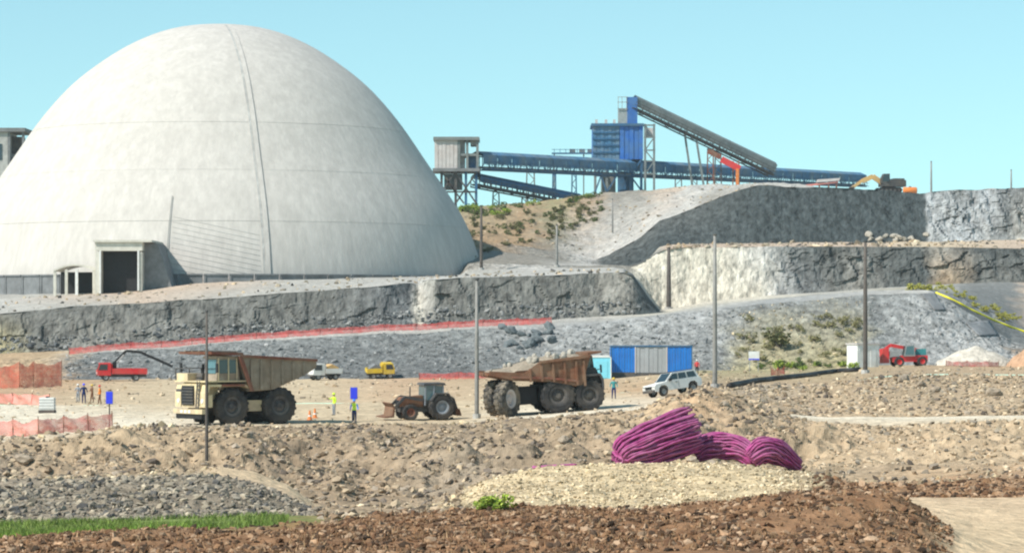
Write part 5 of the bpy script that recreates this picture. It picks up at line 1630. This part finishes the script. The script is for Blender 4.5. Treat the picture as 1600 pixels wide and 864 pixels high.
# ------------------------------------------------------------------ people
def person(px, d, label, top, legs, hat, rz=0.0, h=1.75, arms=0, stride=.0, vest=None):
    b = gp(px, d)
    s = h / 1.78
    sh, hp = 1.45, .95
    J = {'pel': (0, 0, hp), 'waist': (0, 0, 1.12), 'chest': (0, .01, 1.33), 'neck': (0, 0, 1.50), 'head': (0, .02, 1.64), 'crown': (0, .01, 1.76)}
    R_ = {'pel': .15, 'waist': .135, 'chest': .165, 'neck': .06, 'head': .10, 'crown': .07}
    E = [('pel', 'waist'), ('waist', 'chest'), ('chest', 'neck'), ('neck', 'head'), ('head', 'crown')]
    for sd, nm in ((1, 'l'), (-1, 'r')):
        f = stride * sd
        J.update({nm + 'hip': (sd * .10, 0, .90), nm + 'knee': (sd * .12, f * .5 + .03, .50), nm + 'ank': (sd * .13, f, .09), nm + 'toe': (sd * .14, f + .16, .04)})
        R_.update({nm + 'hip': .105, nm + 'knee': .07, nm + 'ank': .05, nm + 'toe': .04})
        E += [('pel', nm + 'hip'), (nm + 'hip', nm + 'knee'), (nm + 'knee', nm + 'ank'), (nm + 'ank', nm + 'toe')]
        if arms == 1:
            el, ha = (sd * .30, .10, 1.18), (sd * .16, .34, 1.15)
        elif arms == 2 and sd == 1:
            el, ha = (sd * .38, .12, 1.30), (sd * .42, .34, 1.42)
        else:
            el, ha = (sd * .29, -.02 - f * .3, 1.17), (sd * .30, .08 - f * .5, .93)
        J.update({nm + 'sho': (sd * .20, 0, 1.43), nm + 'elb': el, nm + 'han': ha})
        fx = Vector(ha) - Vector(el)
        J[nm + 'fin'] = tuple(Vector(ha) + fx.normalized() * .13)
        R_.update({nm + 'sho': .075, nm + 'elb': .05, nm + 'han': .04, nm + 'fin': .028})
        E += [('chest', nm + 'sho'), (nm + 'sho', nm + 'elb'), (nm + 'elb', nm + 'han'), (nm + 'han', nm + 'fin')]
    keys = list(J)
    me = bpy.data.meshes.new('body')
    me.from_pydata([J[k] for k in keys], [(keys.index(a), keys.index(c)) for a, c in E], [])
    o = bpy.data.objects.new('tmp', me)
    COL.objects.link(o)
    o.modifiers.new('skin', 'SKIN')
    for i, k in enumerate(keys):
        sv = me.skin_vertices[0].data[i]
        sv.radius = (R_[k], R_[k] * (.72 if k in ('pel', 'waist', 'chest') else 1))
        sv.use_root = (k == 'pel')
    sb = o.modifiers.new('sub', 'SUBSURF')
    sb.levels = sb.render_levels = 2
    dg = bpy.context.evaluated_depsgraph_get()
    bm_ = bpy.data.meshes.new_from_object(o.evaluated_get(dg))
    bpy.data.objects.remove(o)
    bm_.materials.clear()
    for m in (top, legs, 'skin', 'black', vest or top):
        bm_.materials.append(M[m])
    hands = [Vector(J['lhan']), Vector(J['rhan']), Vector(J['lfin']), Vector(J['rfin'])]
    for pl in bm_.polygons:
        c = pl.center
        if c.z > 1.50 or min((c - q).length for q in hands) < .09: pl.material_index = 2
        elif c.z < .10: pl.material_index = 3
        elif c.z < .96 and abs(c.x) < .25: pl.material_index = 1
        elif abs(c.x) < .19: pl.material_index = 4
        else: pl.material_index = 0
        pl.use_smooth = True
    t = thing('person', label, 'person', b, rz)
    t.scale = (s, s, s)
    link('body', bm_, t)
    mb = MB()
    mb.lathe([(.001, .135), (.06, .125), (.10, .09), (.118, .03), (.122, 0), (.15, -.005), (.15, -.02), (.11, -.02)], 14, Matrix.Translation((0, .02, 1.69)) @ Matrix.Rotation(R(90), 4, 'X'))
    mb.build('helmet', hat, t, True)
    for sx in (.035, -.035):
        MB().box(sx - .012, sx + .012, .105, .122, 1.655, 1.672).build('eye', 'black', t)
    MB().prism([(-.015, 1.61), (.015, 1.61), (0, 1.66)], .11, .145).build('nose', 'skin', t)
    return t
person(122, 268, 'person in grey with white helmet, leftmost of the group by the blue sign', 'greycloth', 'greycloth', 'white', R(150), 1.7, 1)
person(131, 266, 'person in dark navy overalls inside the group at left', 'navy', 'navy', 'signblue', R(200), 1.82, 0)
person(144, 268, 'person in brown jacket bending arms in the group at left', 'brown', 'brown', 'yellow', R(120), 1.68, 1, .1)
person(156, 264, 'person in brown trousers and orange top, rightmost of the left group', 'orangecloth', 'brown', 'red', R(90), 1.75, 0, .15)
person(522, 230, 'person in bright yellow jacket with arm held out near the middle', 'hivis', 'greycloth', 'hivis', R(120), 1.8, 2)
person(553.5, 215, 'person in yellow vest and navy trousers before the middle blue sign', 'brightblue', 'navy', 'brightblue', R(170), 1.72, 0, vest='hivis')
person(1089, 345, 'person in dark red jacket at the right end of the blue and grey hut', 'red', 'black', 'white', R(160), 1.75, 0)
person(959, 243, 'person in teal shirt and navy trousers standing right of the dump truck', 'teal', 'navy', 'yellow', R(180), 1.78, 0)

# traffic cones beside the tractor and the haul truck
for px, d, lab in ((484, 221, 'orange cone on the road right of the haul truck rear wheel'), (492, 224, 'second orange cone, farther from the haul truck wheel')):
    b = gp(px, d)
    t = thing('traffic_cone', lab, 'cone', b)
    MB().box(-.22, .22, -.22, .22, 0, .05).build('base', 'orange', t)
    MB().lathe([(.001, .75), (.05, .75), (.17, .05), (.001, .05)], 14, Matrix.Rotation(R(90), 4, 'X')).build('cone_body', 'orange', t)
    MB().lathe([(.105, .42), (.135, .28), (.13, .27), (.10, .42)], 14, Matrix.Rotation(R(90), 4, 'X')).build('reflective_band', 'white', t)

# ------------------------------------------------------------------ plants
def leaf_cloud(n, seed, pal, sz, flat=.8, stem=True):
    rg = np.random.default_rng(seed)
    cen = rg.normal(size=(9, 3)) * np.array([.42, .42, .26]) + np.array([0, 0, .55])
    k = rg.integers(0, 9, n)
    u = rg.normal(size=(n, 3))
    u /= np.linalg.norm(u, axis=1)[:, None]
    p = cen[k] + u * (rg.uniform(.1, 1, (n, 1)) ** .4) * .32
    p[:, 2] = np.abs(p[:, 2]) * flat
    a, b = rg.normal(size=(n, 3)), rg.normal(size=(n, 3))
    a /= np.linalg.norm(a, axis=1)[:, None]
    b = np.cross(a, b)
    b /= np.linalg.norm(b, axis=1)[:, None]
    s = sz * rg.uniform(.6, 1.4, (n, 1))
    v = np.stack([p - a * s, p + b * s * .5, p + a * s, p - b * s * .5], 1).reshape(-1, 3)
    f = np.arange(n * 4).reshape(-1, 4)
    pl = np.array(pal)
    c = pl[rg.integers(0, len(pl), n)] * rg.uniform(.6, 1.4, (n, 1))
    return v, f, np.repeat(c, 4, 0)
GREEN = [(0.10, 0.15, 0.035), (0.07, 0.11, 0.03), (0.15, 0.19, 0.05), (0.05, 0.08, 0.025)]
OLIVE = [(0.17, 0.16, 0.07), (0.12, 0.125, 0.055), (0.22, 0.20, 0.10), (0.09, 0.095, 0.04)]
YGREEN = [(0.46, 0.42, 0.07), (0.36, 0.34, 0.07), (0.26, 0.26, 0.08)]
LIME = [(0.24, 0.32, 0.04), (0.17, 0.25, 0.04), (0.32, 0.38, 0.07)]
def bush_set(pal, seeds, n=260, sz=.12):
    r = []
    for s in seeds:
        v, f, c = leaf_cloud(n, s, pal, sz)
        fol = npmesh('foliage', v, f, M['leaf'], c)
        mb = MB()
        rd = random.Random(s)
        for q in range(6):
            e = Vector((rd.uniform(-.4, .4), rd.uniform(-.4, .4), rd.uniform(.35, .7)))
            mb.tube([(0, 0, -.15), e * .5 + Vector((0, 0, .08)), e], [.035, .025, .01], 5)
        st = mb.build('stem', 'pole_dark')
        sm = st.data
        bpy.data.objects.remove(st)
        r.append((fol, sm))
    return r
B_DRY = bush_set([(0.30, 0.27, 0.13), (0.24, 0.22, 0.10), (0.36, 0.31, 0.16), (0.17, 0.17, 0.08)], (21, 22, 23))
B_OLIVE, B_GREEN, B_LIME, B_YEL = bush_set(OLIVE, (1, 2, 3)), bush_set(GREEN, (4, 5, 6)), bush_set(LIME, (7, 8)), bush_set(YGREEN, (10, 11))
def bush(q, s, sets, label, group, name='bush', cat='bush'):
    fol, sm = random.choice(sets)
    t = thing(name, label, cat, q, random.uniform(0, 6), group)
    t.scale = (s * random.uniform(.9, 1.3), s * random.uniform(.9, 1.2), s * random.uniform(.75, 1.1))
    link('foliage', fol, t)
    link('stem', sm, t)
    return t
k = 0
while k < 125:
    px = random.uniform(722, 940)
    t_ = random.random()
    lo = float(np.interp(px, [722, 800, 880, 985], [408, 396, 368, 325]))
    hi = float(np.interp(px, [722, 800, 900, 985], [326, 321, 309, 300]))
    py = hi + (lo - hi) * t_ ** 1.2
    q = hit(px, py)
    if q is None or q.y < 470 or q.y > 640: continue
    up = t_ < .25
    bush(q, random.uniform(.5, 1.2) if not up else random.uniform(.8, 1.7), (B_GREEN + B_LIME) if up and random.random() < .75 else B_OLIVE + B_GREEN[:1],
         'green bush along the hill crest under the conveyors' if up else 'dark scrub bush on the tan hillside right of the dome',
         'bushes along the hill crest' if up else 'scrub bushes on the hillside')
    k += 1
for px, py, s in ((722, 331, 2.0), (735, 328, 1.7), (746, 327, 1.3)):
    bush(hit(px, py), s, B_LIME, 'bright lime bush touching the right flank of the dome', 'lime bushes at the dome')
for k in range(48):
    u = random.random()
    bush(hit(1460 + 130 * u + random.uniform(-8, 14), 452 + 60 * u + random.uniform(-12, 2)), random.uniform(.4, .8), B_YEL, 'yellow flowering bush growing along the yellow pipe', 'yellow bushes along the pipe')
for k in range(5):
    bush(hit(1424 + k * 7, 453), random.uniform(.9, 1.3), B_YEL, 'olive yellow bush on the lip above the grey scree', 'bushes on the scree lip')
for k in range(36):
    px, py = random.uniform(1150, 1345), random.uniform(492, 566)
    bush(hit(px, py), random.uniform(.5, 1.1), B_DRY, 'low dry olive scrub on the green patch of the ramp flank', 'scrub on the ramp flank')
bush(hit(1218, 542), 2.6, B_OLIVE[:2], 'largest dark bush in the middle of the green patch', None)
for k in range(16):
    px = random.uniform(1180, 1345)
    bush(hit(px, 574 + random.uniform(-4, 5)), random.uniform(.6, 1.2), B_LIME + B_GREEN, 'fresh green weed on the verge left of the white hut', 'weeds on the verge')
for px, py, s, lab in ((757, 795, .62, 'left one of two small green plants on the tan mound'), (781, 796, .55, 'right one of two small green plants on the tan mound')):
    bush(hit(px, py), s, B_LIME, lab, None, 'small_plant', 'plant')

def grass(name, label, k, px0, px1, n, h, pal, t0=0, t1=1):
    px, t = rng.uniform(px0, px1, n), rng.uniform(t0, t1, n)
    p = surf(px, k, t, *BANDS[k])
    keep = fbm(p / 2.5, 3, 91) > rng.uniform(-.5, .3, n)
    p = p[keep]
    n = len(p)
    hh = h * rng.uniform(.5, 1.4, (n, 1))
    a = rng.uniform(0, 6.28, n)
    w = np.stack([np.cos(a), np.sin(a), np.zeros(n)], 1) * .018
    ln = np.concatenate([rng.normal(size=(n, 2)) * .45, np.ones((n, 1))], 1) * hh
    v = np.stack([p - w, p + w, p + ln], 1).reshape(-1, 3)
    f = np.arange(n * 3).reshape(-1, 3)
    pl = np.array(pal)
    c = pl[rng.integers(0, len(pl), n)] * rng.uniform(.6, 1.4, (n, 1))
    o = link(name, npmesh(name, v, f, M['leaf'], np.repeat(c, 3, 0)))
    return prop(o, label, 'grass', None, 'stuff')
grass('grass', 'fresh green grass strip between the brown bank and the grey heap', r_a3, -80, 450, 18000, .20, [(0.13, 0.20, 0.035), (0.20, 0.26, 0.06), (0.12, 0.15, 0.04)])
grass('grass', 'green grass on the back of the brown bank', r_a2, -80, 330, 9000, .2, [(0.13, 0.23, 0.03), (0.20, 0.30, 0.05), (0.10, 0.17, 0.03)])
grass('dry_grass', 'dry brown stalks on the near bank', r_a1, -80, 1470, 12000, .12, [(0.26, 0.14, 0.07), (0.34, 0.22, 0.12), (0.13, 0.07, 0.035)])

# ------------------------------------------------------------------ dusty air
hz = MB().box(-6000, 6000, -300, 11000, -23, 68).build('haze', 'black')
hm = bpy.data.materials.new('dusty_air')
hm.use_nodes = True
hn, hl = hm.node_tree.nodes, hm.node_tree.links
hn.clear()
hv = hn.new('ShaderNodeVolumePrincipled')
hv.inputs['Color'].default_value = (0.92, 0.94, 0.95, 1)
hv.inputs['Density'].default_value = 0.00010
hv.inputs['Anisotropy'].default_value = 0.3
ho = hn.new('ShaderNodeOutputMaterial')
hl.new(hv.outputs['Volume'], ho.inputs['Volume'])
hz.data.materials.clear()
hz.data.materials.append(hm)
prop(hz, 'thin pale dusty air over the whole site', 'haze', None, 'stuff')
